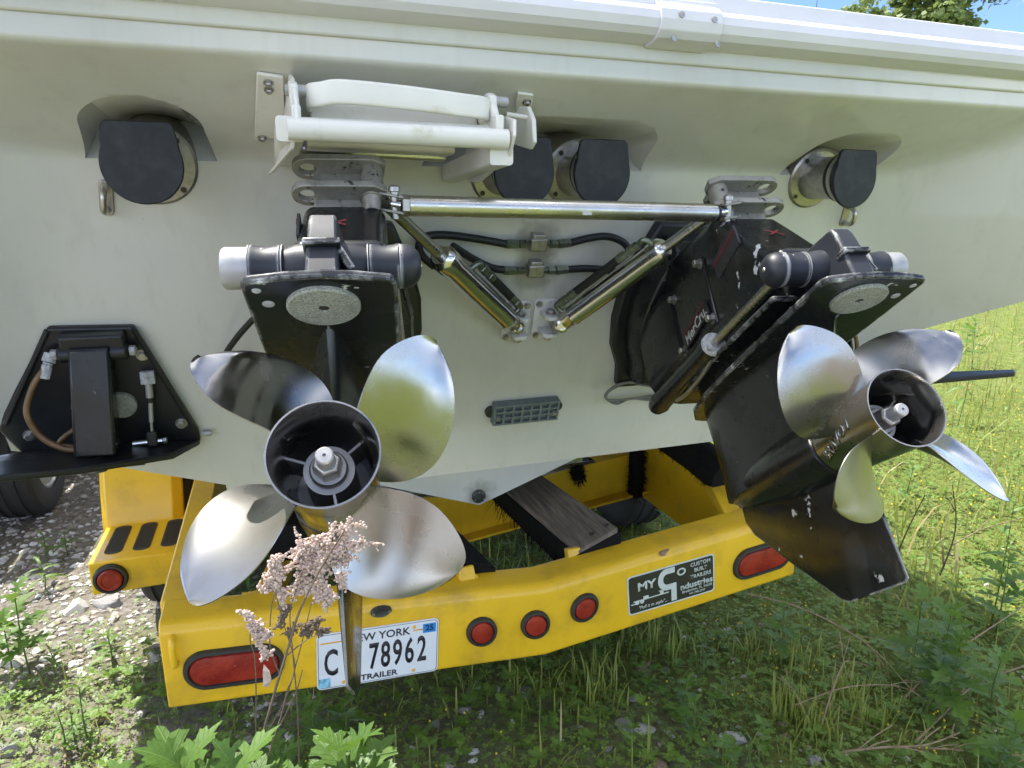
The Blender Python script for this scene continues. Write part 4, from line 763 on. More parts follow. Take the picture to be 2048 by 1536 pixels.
for px, py in ((1181, 1061), (1211, 1047)):
    p = PY(px, py, 1.64); n_ = (a_[1] - a_[0]).cross(c_[0] - a_[0]).normalized(); n_ = n_ if n_.z > 0 else -n_; p = p - n_ * ((p - a_[0]).dot(n_)) + n_ * .001; b = MB(); b.lathe(p, n_, [(0, .0085), (.0012, .0085), (.0016, .006)], 16); b.build('board_screw', 'dark_plug', bd, 30)
bunk(((905, 1120), (985, 1128)), ((850, 1040), (905, 1050)), 1.60, 1.95, .040, mat='carpet')
# carpet-wrapped outer bunk on the right, brush-like pile
def pile(name, pts, r, n, seed):
    b = MB(); b.tube(pts, r, 14); cp = b.build(name, 'carpet', trl, 50); r_ = random.Random(seed); fr = MB(); P_ = [Vector(q) for q in pts]
    for i in range(n):
        k = r_.randrange(len(P_) - 1); c = P_[k].lerp(P_[k + 1], r_.random()); a = r_.uniform(0, 6.283); d = Vector((math.cos(a), r_.uniform(-.5, .2), math.sin(a))); p = c + d * r * .97; q = p + d * r_.uniform(.004, .02) + Vector((r_.uniform(-.006, .006), 0, -.006)); w_ = Vector((.0015, 0, .0015)); fr.add([p - w_, p + w_, q], [(0, 1, 2)])
    f = fr.build('carpet_pile', 'carpet', cp, 0); f['kind'] = 'stuff'
pile('outer_bunk', [(1.34, 1.72, .675), (1.345, 1.9, .695), (1.36, 2.3, .71), (1.37, 3.4, .76)], .062, 1600, 5)
pile('outer_bunk', [(-.02, 1.80, .64), (-.02, 2.3, .68), (-.03, 3.4, .74)], .055, 500, 6)
xq_ = PY(1268, 950, 2.285).x; xw_ = PY(1152, 940, 2.285).x; pile('torn_carpet', [(xq_, 2.27, zr(xq_) + .02), (xq_, 2.27, zr(xq_) - .17)], .030, 600, 7); pile('torn_carpet', [(xw_, 2.285, zr(xw_) + .012), (xw_ + .01, 2.28, zr(xw_) - .035)], .024, 350, 8)
# ---- lamps in the rear beam
def lamp(px, py, rx, rz, name='tail_light', lens=.64):
    p = beam_pt(px, py); sl = -.083 if p.x < .6 else .108; u = Vector((1, 0, sl)).normalized(); v = Vector((0, 0, 1))
    def shp(w_, h_): return ell(w_, h_, 40) if rx == rz else rrect(w_ * 2, h_ * 2, min(w_, h_) * .98, 10)
    b = MB(); n = Vector((0, -1, 0)); rings = []
    for k, h in ((1.0, -.002), (1.0, .006), (.94, .011), (.80, .012), (.73, .006), (.71, .001)):
        kx = rx - (1 - k) * rz if rx != rz else rx * k; rings.append([p + u * x + v * y + n * h for x, y in shp(kx, rz * k)])
    b.loft(rings); g = b.build(name, 'grommet', trl, 40)
    b = MB(); rings = []
    for k, h in ((.74, .002), (.73, .009), (.66, .013), (.40, .0148)):
        kx = rx - (1 - k) * rz if rx != rz else rx * k; rings.append([p + u * x + v * y + n * h for x, y in shp(kx, rz * k)])
    b.loft(rings); b.build('lens', 'red_lens', g, 40)
for q in ((963, 1262), (1070, 1248), (1168, 1214)): lamp(*q, .0415, .0415, 'marker_light')
lamp(470, 1331, .108, .049); lamp(1524, 1117, .103, .049)
# welded tie-down loop, plate lamp, paint chips
c = beam_pt(348, 1300, 0); b = MB(); b.tube(crom([c + Vector((0, .004, .032)), c + Vector((0, -.014, .030)), c + Vector((0, -.020, .012)), c + Vector((0, -.020, -.014)), c + Vector((0, -.014, -.030)), c + Vector((0, .004, -.032))], 5), .0075, 12); b.build('tie_down_loop', 'yellow_paint', trl, 60)
c = beam_pt(762, 1222, 0); b = MB(); b.loft([[c + Vector((x * k, -h, z * k)) for x, z in ell(.026, .014, 20)] for k, h in ((1, -.002), (1, .004), (.8, .010), (.5, .008))]); pl_ = b.build('plate_lamp', 'dark_plug', trl, 40)
for s in (-1, 1): bolt(pl_, c + Vector((s * .019, -.005, -.001)), (0, -1, 0), .004, .003, 'steel_dull', False, 'screw')
b = MB(); c = beam_pt(1328, 1107, .0008); b.prism([(-.013, .004), (-.004, .007), (.016, .009), (.008, .001), (.003, -.007), (-.010, -.006)], c + Vector((0, .006, .0)), (1, 0, 0), (0, 0, 1), (0, -.007, 0)); b.build('rust_chip', 'stone_brown', trl, 0)
b = MB(); p_ = Vector((.56, YB + .02, zbm(.56))); b.prism([(-.06, .002), (-.05, -.007), (.0, -.010), (.055, -.012), (.075, .006)], p_ + Vector((0, -.0, .0)), (1, 0, 0), (0, 0, 1), (0, .06, 0)); b.build('beam_gusset', 'galv', trl, 30)
# ---- licence plate
tl_, tr2, br2, bl2 = beam_pt(632, 1269), beam_pt(877, 1232), beam_pt(873, 1341), beam_pt(636, 1380)
pc = (tl_ + tr2 + br2 + bl2) / 4; pu = ((tr2 - tl_) + (br2 - bl2)).normalized(); pv = Vector((-pu.z, 0, pu.x)); W_, H_ = .296, .150
def pp(s, f, h=.004): return pc + pu * (s - .5) * W_ + pv * (.5 - f) * H_ + Vector((0, -h, 0))
b = MB(); b.prism(rrect(W_, H_, .012), pc + Vector((0, -.001, 0)), pu, pv, (0, -.003, 0)); lp = b.build('license_plate', 'plate_white', trl, 30, .0008)
def pstrip(s0, s1, f0, f1, mat, name, h=.0042): b = MB(); a = [pp(s0, f0, h), pp(s1, f0, h), pp(s1, f1, h), pp(s0, f1, h)]; b.loft([a, [q + Vector((0, -.0004, 0)) for q in a]]); return b.build(name, mat, lp, 0)
rim_ = MB()
o1, o2 = rrect(W_ - .006, H_ - .006, .010, 4), rrect(W_ - .0085, H_ - .0085, .009, 4)
rim_.add([pc + pu * x + pv * y + Vector((0, -.0043, 0)) for x, y in o1 + o2], [(i, (i + 1) % len(o1), len(o1) + (i + 1) % len(o1), len(o1) + i) for i in range(len(o1))]); rim_.build('plate_border', 'ink', lp, 0)
pstrip(.03, .22, .155, .18, 'plate_gold', 'gold_line'); pstrip(.78, .87, .155, .18, 'plate_gold', 'gold_line')
text_obj('plate_heading', 'NEW YORK', pp(.5, .165), pu, pv, .0285, 'ink', lp, .012, wscale=1.0)
for ch, s in (('C', .112), ('7', .455), ('8', .552), ('9', .652), ('6', .752), ('2', .858)): text_obj('plate_number', ch, pp(s, .55), pu, pv, .098, 'ink', lp, .018, wscale=.50)
text_obj('plate_footing', 'TRAILER', pp(.5, .895), pu, pv, .021, 'ink', lp, .025, wscale=1.15)
st = pstrip(.865, .975, .075, .24, 'plate_blue', 'year_sticker', .0044); text_obj('sticker_number', '25', pp(.92, .155, .0049), pu, pv, .022, 'ink', lp, .02)
pstrip(.012, .105, .80, .965, 'plate_ice', 'waterfall_print')
b = MB(); r_ = random.Random(2)
for i in range(9): b.add([pp(.105 + .009 * i, .97), pp(.113 + .009 * i, .97), pp(.109 + .009 * i, .86 + .06 * r_.random())], [(0, 1, 2)])
for i in range(14): s = .855 + .0072 * i; hh = (.03 + .10 * math.exp(-((i - 4) / 3.2) ** 2) * r_.uniform(.6, 1.1)); b.add([pp(s, .955), pp(s + .0055, .955), pp(s + .0055, .955 - hh), pp(s, .955 - hh)], [(0, 1, 2, 3)])
for s0, f0, s1, f1 in ((.745, .955, .765, .91), (.751, .91, .760, .80), (.757, .82, .7595, .74), (.748, .85, .7525, .80)): b.add([pp(s0, f0), pp(s1, f0), pp(s1, f1), pp(s0, f1)], [(0, 1, 2, 3)])
b.build('skyline_print', 'ink', lp, 0)
for s, f in ((.21, .10), (.79, .10), (.79, .91), (.21, .91)): b = MB(); b.lathe(pp(s, f, .0035), (0, -1, 0), [(0, .0045), (.002, .0045), (.003, .003)], 14); b.build('plate_screw', 'plate_gold', lp, 30)
# ---- maker's decal
dq = [beam_pt(*q) for q in ((1252, 1155), (1420, 1108), (1432, 1180), (1258, 1232))]; dc = sum(dq, Vector()) / 4 + Vector((.002, 0, 0)); du_ = Vector((1, 0, .095)).normalized(); dv_ = Vector((-du_.z, 0, du_.x)); DW, DH = .282, .122
def dpt(s, f, h=.0018): return dc + du_ * (s - .5) * DW + dv_ * (.5 - f) * DH + Vector((0, -h, 0))
b = MB(); b.prism(rrect(DW, DH, .010), dc, du_, dv_, (0, -.001, 0)); dec = b.build('maker_decal', 'decal_light', trl, 0)
b = MB(); b.prism(rrect(DW - .009, DH - .009, .008), dc + Vector((0, -.0005, 0)), du_, dv_, (0, -.001, 0)); b.build('decal_field', 'decal_black', dec, 0)
def dt(body, s, f, size, bold=.02, ws=1.0, name='decal_lettering', **k): return text_obj(name, body, dpt(s, f), du_, dv_, size, 'decal_light', dec, bold, wscale=ws, depth=.0004, **k)
dt('MY', .21, .335, .036, .035, 1.15); dt('O', .61, .245, .032, .03, 1.15); dt('CUSTOM', .835, .145, .0165, .02); dt('BUILT', .835, .30, .0165, .02); dt('TRAILERS', .835, .46, .0165, .02); dt('ndustries', .785, .655, .026, .03, 1.12); dt('Bradenton, FL 34208', .79, .79, .0118, .012); dt('941-748-2397', .79, .885, .0095, .012); dt('"Pull it in style"...', .275, .865, .0145, .01, .95, shear=.25)
b = MB(); cc = (.44, .33); n_ = 22; oo, ii = [], []
for k in range(n_ + 1): a = R(88 + 184 * k / n_); oo.append(dpt(cc[0] + .100 * math.cos(a), cc[1] - .28 * math.sin(a), .0019)); ii.append(dpt(cc[0] + .005 + .045 * math.cos(a), cc[1] - .135 * math.sin(a), .0019))
b.add(oo + ii, [(k, k + 1, n_ + 2 + k, n_ + 1 + k) for k in range(n_)])
for s0, s1, f0, f1 in ((.443, .535, .05, .195), (.443, .55, .465, .61), (.488, .55, .61, .93)): b.add([dpt(s0, f0, .0019), dpt(s1, f0, .0019), dpt(s1, f1, .0019), dpt(s0, f1, .0019)], [(0, 1, 2, 3)])
b.build('decal_initial', 'decal_light', dec, 0)
b = MB()
for s0, s1, f0, f1 in ((.06, .46, .655, .685), (.03, .12, .72, .745), (.17, .23, .59, .655), (.36, .40, .58, .655), (.345, .42, .565, .585)): b.add([dpt(s0, f0), dpt(s1, f0), dpt(s1, f1), dpt(s0, f1)], [(0, 1, 2, 3)])
for s in (.10, .155): b.add([dpt(s + .024 * math.cos(k * .4488), .71 - .055 * math.sin(k * .4488), .0020) for k in range(14)], [tuple(range(14))])
b.build('decal_pictogram', 'decal_light', dec, 0)
# ---- port fender with step, wheel
fe = MB(); xl_, xr_ = -.612, -.372; rings = []
for y, z, dx in ((2.565, .30, 0), (2.56, .45, 0), (2.62, .58, .005), (2.76, .80, .012), (2.95, .90, .015), (3.9, .92, .015), (4.3, .80, .01)):
    rings.append([Vector((xl_ - dx - .02, y, z)), Vector((xl_ - dx, y - .025, z + .012)), Vector((xr_ - .03, y - .025, z + .012)), Vector((xr_, y, z)), Vector((xr_, y + .03, z - .02)), Vector((xl_ - dx - .02, y + .03, z - .02))])
fe.loft(rings); fend = fe.build('fender', 'yellow_paint', trl, 35, .004)
sb_ = MB(); sb_.box((-.485, 2.415, .390), (.262, .30, .113)); stp = sb_.build('fender_step', 'yellow_paint', trl, 30, .006)
for px, py in ((235, 1082), (290, 1074), (345, 1063)):
    p = PZ(px, py, .449); b = MB(); b.prism(rrect(.052, .215, .022), (p.x, 2.418, .4455), (1, 0, 0), (0, 1, 0), (0, 0, .003)); pad = b.build('step_pad', 'step_rubber', stp, 30)
    b = MB()
    for k in range(9): b.box((p.x - .020 + .005 * k, 2.418, .4492), (.0022, .185, .0022))
    b.build('pad_ribs', 'step_rubber', stp, 0)
c = Vector((-.558, 2.265, .386)); b = MB(); b.loft([[c + Vector((x * k, -h, z * k)) for x, z in ell(.050, .050, 40)] for k, h in ((1, -.002), (1, .010), (.93, .016), (.80, .017), (.72, .008))]); g_ = b.build('step_light', 'grommet', trl, 40)
b = MB(); b.loft([[c + Vector((x * k, -h, z * k)) for x, z in ell(.050, .050, 40)] for k, h in ((.73, .006), (.72, .017), (.64, .023), (.50, .023), (.46, .020), (.2, .021))]); b.build('lens', 'red_lens', g_, 30)
def wheel(parent, c, rad, wid, side, name='wheel'):
    c = Vector(c); b = MB(); prof = []
    pr = [(-.5, .62), (-.52, .70), (-.53, .82), (-.50, .92), (-.42, .975), (-.34, .99), (-.30, 1.0), (-.28, .975), (-.22, .975), (-.20, 1.0), (-.10, 1.0), (-.08, .975), (-.02, .975), (.02, .975), (.08, .975), (.10, 1.0), (.20, 1.0), (.22, .975), (.28, .975), (.30, 1.0), (.34, .99), (.42, .975), (.50, .92), (.53, .82), (.52, .70), (.5, .62)]
    b.lathe(c - Vector((wid / 2, 0, 0)), (1, 0, 0), [((p[0] + .5) * wid, p[1] * rad) for p in pr], 56, False); ty = b.build(name, 'tyre', parent, 30)
    b = MB(); s = side; q = c + Vector((s * wid * .46, 0, 0)); b.lathe(q, (s, 0, 0), [(-.01, .625 * rad), (.004, .625 * rad), (.004, .58 * rad), (-.03, .55 * rad), (-.035, .36 * rad), (-.01, .30 * rad), (.0, .16 * rad), (.012, .15 * rad), (.014, .02)], 40); rm = b.build('rim', 'rim', ty, 30)
    for k in range(5): a = 2 * math.pi * k / 5; b = MB(); b.lathe(q + Vector((-.006 * s, .24 * rad * math.cos(a), .24 * rad * math.sin(a))), (s, 0, 0), [(0, .011), (.018, .010)], 6); b.build('lug_nut', 'steel_dull', ty, 20)
    for k in range(6): a = 2 * math.pi * (k + .5) / 6; b = MB(); b.loft([[q + Vector((-.033 * s, r2 * math.cos(a + da), r2 * math.sin(a + da))) for da, r2 in ((-.16, .40 * rad), (.16, .40 * rad), (.12, .52 * rad), (-.12, .52 * rad))], [q + Vector((-.0335 * s, r2 * math.cos(a + da), r2 * math.sin(a + da))) for da, r2 in ((-.15, .41 * rad), (.15, .41 * rad), (.11, .51 * rad), (-.11, .51 * rad))]]); b.build('rim_slot', 'dark_plug', ty, 0)
    return ty
wheel(trl, (-.455, 2.86, .30), .305, .20, -1); wheel(trl, (1.590, 2.86, .30), .305, .20, 1)
b = MB(); b.hexa([Vector((1.51, 2.56, .42)), Vector((1.75, 2.56, .42)), Vector((1.75, 2.60, .42)), Vector((1.51, 2.60, .42))], [Vector((1.51, 2.78, .84)), Vector((1.75, 2.78, .84)), Vector((1.75, 2.82, .84)), Vector((1.51, 2.82, .84))]); b.box((1.63, 3.4, .87), (.24, 1.3, .03)); b.build('fender', 'yellow_paint', trl, 30, .004)
b = MB(); b.cyl((-.36, 2.86, .30), (1.5, 2.86, .30), .035, n=14); b.build('axle', 'galv', trl, 40)

# ---- neighbouring trailer, wheels just showing at the left edge
nb = thing('parked_trailer', (-1.9, 4.6, 0), 'another trailer parked at the left, its two wheels showing below the black trim tab', 'trailer')
wheel(nb, (-1.52, 3.98, .335), .345, .21, 1); wheel(nb, (-1.52, 4.86, .335), .345, .21, 1)
b = MB(); b.box((-1.85, 4.6, .55), (.08, 3.2, .14)); b.build('frame_rail', 'galv', nb, 30, .005); b = MB(); b.box((-2.9, 4.6, .55), (.08, 3.2, .14)); b.build('frame_rail', 'galv', nb, 30, .005)
b = MB(); b.loft([[(-1.66, y, z), (-1.38, y, z), (-1.38, y, z + .02), (-1.66, y, z + .02)] for y, z in ((3.45, .62), (3.62, .76), (4.0, .80), (4.9, .80), (5.2, .74), (5.35, .62))]); b.build('fender', 'galv', nb, 30)
b = MB(); b.box((-2.4, 4.6, .66), (1.5, 3.4, .08)); b.build('deck', 'old_wood', nb, 30, .005)
b = MB(); b.cyl((-1.5, 3.98, .335), (-3.2, 3.98, .335), .035); b.cyl((-1.5, 4.86, .335), (-3.2, 4.86, .335), .035); b.build('axle', 'galv', nb, 30)
for yy in (3.98, 4.86): wheel(nb, (-3.25, yy, .335), .345, .21, -1)

nb.location.x += .24

# ================================================================== VEGETATION AND STONES
vr = random.Random(21)
def veg_density(x, y):                                   # bare gravel to port and ahead, growth to starboard and aft
    n = noise.noise(Vector((x * 1.3, y * 1.3, 9))) + .5 * noise.noise(Vector((x * 4, y * 4, 2)))
    left = max(0, min(1, (x + 2.4) / 3.2)); d = .32 + .72 * left + .65 * n
    if x < -.35 and y > 2.35: d -= .55
    if x < -.2 and y < 2.6: d += .35
    return d
def sample(n, xr, yr, near):
    out_ = []
    while len(out_) < n:
        x, y = vr.uniform(*xr), vr.uniform(*yr)
        dist = math.hypot(x, y)
        if vr.random() > min(1, (near / max(dist, .1)) ** 1.4): continue
        out_.append((x, y))
    return out_
def blade(b, x, y, h, w_, bend, az, tint):
    z = ground_z(x, y); d = Vector((math.cos(az), math.sin(az), 0)); s = Vector((-d.y, d.x, 0)) * w_; p = Vector((x, y, z)); pts = []
    for t, k in ((0, 1), (.45, .85), (.8, .5)): c = p + Vector((0, 0, h * t)) + d * (bend * t * t); pts += [c - s * k, c + s * k]
    pts.append(p + Vector((0, 0, h * (1 - .25 * abs(bend) / max(h, .01)))) + d * bend); b.add(pts, [(0, 1, 3, 2), (2, 3, 5, 4), (4, 5, 6)], tint)
def do_grass():
    g, dg_ = MB(), MB()
    for x, y in sample(11000, (-1.6, 7), (.6, 9), 2.4):
        if veg_density(x, y) < vr.uniform(.25, .85): continue
        cl = max(0, noise.noise(Vector((x * 2.6, y * 2.6, 31)))); h = math.exp(vr.gauss(-3.1, .5)) * (1 + 1.8 * cl) * (1.3 if x > 2.2 else 1)
        blade(g if vr.random() > .06 else dg_, x, y, h, vr.uniform(.0012, .0042), vr.gauss(0, .045), vr.uniform(0, 6.28), vr.uniform(0, .5))
    for x, y in sample(7000, (2.2, 17), (1.2, 16), 6):
        h = vr.uniform(.10, .34); blade(g if vr.random() > .16 else dg_, x, y, h, vr.uniform(.002, .007), vr.gauss(0, .13), vr.uniform(0, 6.28), vr.uniform(.1, .6))
    tag(g.build('grass', 'grass_blade', None, 0, tint=True), 'short green grass blades growing across the gravelly ground', 'grass', kind='stuff'); tag(dg_.build('dry_grass', 'dry_grass', None, 0, tint=True), 'straw coloured dead grass scattered among the green', 'grass', kind='stuff')
do_grass()
def do_clover():
    g, fl = MB(), MB()
    for x, y in sample(62000, (-1.8, 5.5), (.8, 7), 2.4):
        if veg_density(x, y) < vr.uniform(.05, .70): continue
        z = ground_z(x, y) + vr.uniform(.008, .045) * (1 + .6 * max(0, noise.noise(Vector((x * 3, y * 3, 5))))); a0 = vr.uniform(0, 6.28); L = vr.uniform(.0045, .0095); tint = vr.uniform(0, .6); c = Vector((x, y, z)); tl = Vector((vr.uniform(-.35, .35), vr.uniform(-.35, .35), 0))
        for k in range(3):
            a = a0 + 2.094 * k; d = Vector((math.cos(a), math.sin(a), 0)); s = Vector((-d.y, d.x, 0)); d.z = d.dot(tl) + .12; s.z = s.dot(tl)
            g.add([c, c + d * L * .8 + s * L * .62, c + d * L * 1.25, c + d * L * .8 - s * L * .62], [(0, 1, 2), (0, 2, 3)], tint)
        if vr.random() < (.10 if x > 1.6 else .03) * max(0, noise.noise(Vector((x * 2.2, y * 2.2, 77))) + .12) * 2:
            q = c + Vector((0, 0, .018)); r_ = .0042
            fl.add([q + Vector(v) * r_ for v in ((1, 0, 0), (-.5, .87, 0), (-.5, -.87, 0), (0, 0, 1.2), (0, 0, -.9))], [(0, 1, 3), (1, 2, 3), (2, 0, 3), (1, 0, 4), (2, 1, 4), (0, 2, 4)])
    for x, y in sample(1500, (2.4, 9), (1.5, 9), 4):
        if noise.noise(Vector((x * 1.1, y * 1.1, 55))) < vr.uniform(-.1, .5): continue
        q = Vector((x, y, vr.uniform(.06, .2))); r_ = .0065; fl.add([q + Vector(v) * r_ for v in ((1, 0, 0), (-.5, .87, 0), (-.5, -.87, 0), (0, 0, 1.2), (0, 0, -.9))], [(0, 1, 3), (1, 2, 3), (2, 0, 3), (1, 0, 4), (2, 1, 4), (0, 2, 4)])
    tag(g.build('clover', 'clover_leaf', None, 0, tint=True), 'low green clover covering the ground', 'clover', kind='stuff'); tag(fl.build('yellow_flowers', 'flower_yellow', None, 0), 'tiny yellow flower heads dotted over the clover', 'flowers', kind='stuff')
do_clover()
def do_undergrowth():                                    # leafy mass of the field to starboard
    g = MB()
    for x, y in sample(60000, (1.7, 13), (.9, 13), 4.0):
        cl = noise.noise(Vector((x * 1.2, y * 1.2, 17))) + .5 * noise.noise(Vector((x * 3.5, y * 3.5, 3))); dist = math.hypot(x, y)
        if cl < vr.uniform(-.7, .25): continue
        h = abs(vr.gauss(0, .05)) * (1 + 1.5 * max(0, cl)) * min(1.6, max(.5, x / 2.6)); L = vr.uniform(.008, .02) * (1 + dist * .10); p = Vector((x, y, ground_z(x, y) + h)); a = vr.uniform(0, 6.28); u = Vector((math.cos(a), math.sin(a), vr.uniform(-.3, .7))).normalized(); v = u.cross(Vector((vr.uniform(-.4, .4), vr.uniform(-.4, .4), 1))).normalized()
        g.add([p, p + u * L * .5 + v * L * .3, p + u * L, p + u * L * .5 - v * L * .3], [(0, 1, 2), (0, 2, 3)], vr.uniform(0, .7))
    tag(g.build('undergrowth', 'weed_leaf', None, 0, tint=True), 'tangle of small sunlit leaves filling the field on the right', 'undergrowth', kind='stuff')
do_undergrowth()
def pebble(b, c, r, rg, tint, flat=.6):
    t = (1 + 5 ** .5) / 2; base = [(-1, t, 0), (1, t, 0), (-1, -t, 0), (1, -t, 0), (0, -1, t), (0, 1, t), (0, -1, -t), (0, 1, -t), (t, 0, -1), (t, 0, 1), (-t, 0, -1), (-t, 0, 1)]
    fs = [(0, 11, 5), (0, 5, 1), (0, 1, 7), (0, 7, 10), (0, 10, 11), (1, 5, 9), (5, 11, 4), (11, 10, 2), (10, 7, 6), (7, 1, 8), (3, 9, 4), (3, 4, 2), (3, 2, 6), (3, 6, 8), (3, 8, 9), (4, 9, 5), (2, 4, 11), (6, 2, 10), (8, 6, 7), (9, 8, 1)]
    e = Euler((rg.uniform(0, 6), rg.uniform(0, 6), rg.uniform(0, 6))).to_matrix(); sx, sy = rg.uniform(.7, 1.4), rg.uniform(.6, 1.1)
    vs_ = []
    for v in base:
        q = e @ (Vector(v).normalized() * rg.uniform(.75, 1.2)); vs_.append(Vector(c) + Vector((q.x * sx, q.y * sy, q.z * flat)) * r)
    b.add(vs_, fs, tint)
def do_gravel():
    g = MB()
    for x, y in sample(30000, (-2.6, 3.2), (1.0, 6.5), 2.6):
        d = veg_density(x, y)
        if d > vr.uniform(.05, .95): continue
        if x > .6 and vr.random() < .55: continue
        pebble(g, (x, y, ground_z(x, y) + .002), abs(vr.gauss(.0, .0075)) + .004, vr, vr.random())
    tag(g.build('gravel', 'gravel', None, 0, tint=True), 'grey and tan gravel scattered over the ground at the left', 'gravel', kind='stuff')
do_gravel()
# ---- larger stones
SM = []
for k in range(6):
    bm = bmesh.new(); bmesh.ops.create_icosphere(bm, subdivisions=3, radius=1.0); off = Vector((k * 7.1, 3, 1))
    pls = [(Vector((vr.gauss(0, 1), vr.gauss(0, 1), vr.gauss(0, 1))).normalized(), vr.uniform(.5, .85)) for _ in range(11)]
    for v in bm.verts:
        q = v.co.copy(); n1 = noise.noise(q * 1.1 + off) * .35 + noise.noise(q * 3.7 + off) * .12; q = q * (1 + n1)
        for pn, pd in pls:
            e_ = q.dot(pn) - pd
            if e_ > 0: q -= pn * e_ * .95
        v.co = q; v.co.z *= .7
    me = bpy.data.meshes.new('stone'); bm.to_mesh(me); bm.free(); SM.append(me)
for me in SM: me.materials.append(MATS['stone_grey']); me.polygons.foreach_set('use_smooth', [False] * len(me.polygons))
def stone(px, py, wpx, label, mat, k, group='stones on the ground', asp=(1, .75, .8)):
    p = PZ(px, py, 0); s = wpx * (p - CAM).dot(_f) / FPX / 2; me = SM[k % 6].copy(); me.materials.clear(); me.materials.append(MATS[mat]); o = bpy.data.objects.new('stone', me); COL.objects.link(o)
    o.location = (p.x, p.y, ground_z(p.x, p.y) + s * .12); o.scale = (s * asp[0], s * asp[1], s * asp[2]); o.rotation_euler = (vr.uniform(-.3, .3), vr.uniform(-.3, .3), vr.uniform(0, 6.28)); tag(o, label, 'stone', group)
for q in ((155, 1212, 60, 'white stone lying in front of the fender step', 'stone_pale', 0), (218, 1200, 66, 'grey stone beside the trailer tyre', 'stone_grey', 1), (28, 1325, 56, 'pale rounded stone at the left edge', 'stone_pale', 2), (168, 1240, 26, 'small pale pebble below the white stone near the fender', 'stone_pale', 3), (18, 1500, 70, 'big grey stone in the lower left corner', 'stone_grey', 4), (42, 1462, 30, 'whitish stone above the lower left corner stone', 'stone_pale', 5), (116, 1410, 34, 'flat grey stone left of the beam end', 'stone_grey', 0), (152, 1450, 24, 'small white stone beside leafy sprouts at the lower left', 'stone_pale', 1), (278, 1432, 30, 'pale stone under the left corner of the yellow beam', 'stone_pale', 2), (1050, 1385, 42, 'grey pointed stone below the three round lamps', 'stone_grey', 3), (928, 1418, 44, 'rough grey stone below the right end of the license plate', 'stone_grey', 4), (960, 1428, 24, 'small whitish stone right of the rough grey one below the plate', 'stone_pale', 5), (1252, 1447, 56, 'flat grey slab stone among clover at the bottom centre', 'stone_grey', 0), (1292, 1454, 50, 'angular pale stone touching the flat slab at the bottom centre', 'stone_pale', 1), (1342, 1462, 28, 'small pale stone right of the angular one at the bottom', 'stone_pale', 2), (1290, 1335, 50, 'reddish grey stone behind the grass below the decal', 'stone_brown', 3), (1470, 1470, 52, 'pale broken stone at the edge of the gravel patch, bottom right', 'stone_pale', 4), (1565, 1436, 26, 'round brown pebble on the gravel patch at the bottom right', 'stone_brown', 5), (1572, 1462, 24, 'brown pebble near the bottom right gravel patch', 'stone_brown', 0), (1320, 1525, 50, 'reddish stone at the very bottom edge', 'stone_brown', 1), (1625, 1515, 36, 'grey stone at the bottom edge among dry stems', 'stone_grey', 2), (870, 1448, 30, 'dark grey stone under the skeg of the left outdrive', 'stone_grey', 3), (1785, 1243, 26, 'small pale stone between the plants on the right', 'stone_pale', 4), (205, 1435, 40, 'tan flat stone beside the leafy sprouts', 'stone_brown', 5)): stone(*q)
for i in range(70):
    px, py = (vr.uniform(0, 330), vr.uniform(1080, 1536)) if i < 40 else (vr.uniform(850, 1750), vr.uniform(1330, 1536)); stone(px, py, vr.uniform(12, 24), 'small grey stone among gravel and clover', vr.choice(('stone_grey', 'stone_pale', 'stone_grey')), i, 'small loose stones')
# ---- lobed-leaf weeds
def leaf_mesh(name, lobes, width, fold_, droop):
    b = MB(); n = lobes; up_, mid_, dn_ = [], [], []
    L = 1.0; pts = []
    m = 30
    for i in range(m + 1):
        t = i / m; env = math.sin(math.pi * min(1, (t * .92 + .08)) ** .85) ** .9; fr_ = (n * t) % 1.0; lob = .34 + .66 * (fr_ / .7 if fr_ < .7 else (1 - fr_) / .3) if lobes else 1
        wd = width * env * lob + .012; sw = .22 * (fr_ if lobes else 0)
        z = -droop * t * t; pts.append((t, wd, sw, z))
    vs_ = []
    for t, wd, sw, z in pts: vs_ += [(-wd, t + sw * wd * 2, z + fold_ * wd), (0, t, z), (wd, t + sw * wd * 2, z + fold_ * wd)]
    fs = []
    for i in range(m): a = 3 * i; fs += [(a, a + 1, a + 4, a + 3), (a + 1, a + 2, a + 5, a + 4)]
    me = bpy.data.meshes.new(name); me.from_pydata(vs_, [], fs); me.polygons.foreach_set('use_smooth', [True] * len(me.polygons)); return me
def lobed_mesh(droop, fold_, wide, seed):
    r_ = random.Random(seed); half = [(0, 0), (.035, .14), (.20, .20), (.36, .22), (.33, .29), (.26, .33), (.13, .36), (.26, .47), (.47, .50), (.43, .58), (.46, .64), (.33, .66), (.16, .62), (.22, .74), (.34, .86), (.24, .88), (.22, .96), (.11, .92), (.07, 1.04), (0, 1.14)]
    half = [(x * wide * r_.uniform(.88, 1.1), y * r_.uniform(.97, 1.03)) for x, y in half]; mid = [(0, 1.14 * k / 8) for k in range(9)]; vs_, fs = [], []
    def P(x, y): return (x, y, -droop * y * y + fold_ * abs(x))
    for sg in (1, -1):
        o = len(vs_); pts = [P(sg * x, y) for x, y in half[1:-1]] + [P(0, y) for _, y in mid[::-1]]; vs_ += pts; f = tuple(range(o, o + len(pts))); fs.append(f if sg > 0 else f[::-1])
    me = bpy.data.meshes.new('leaf'); me.from_pydata(vs_, [], fs); bm = bmesh.new(); bm.from_mesh(me); bmesh.ops.triangulate(bm, faces=bm.faces); bm.to_mesh(me); bm.free(); return me
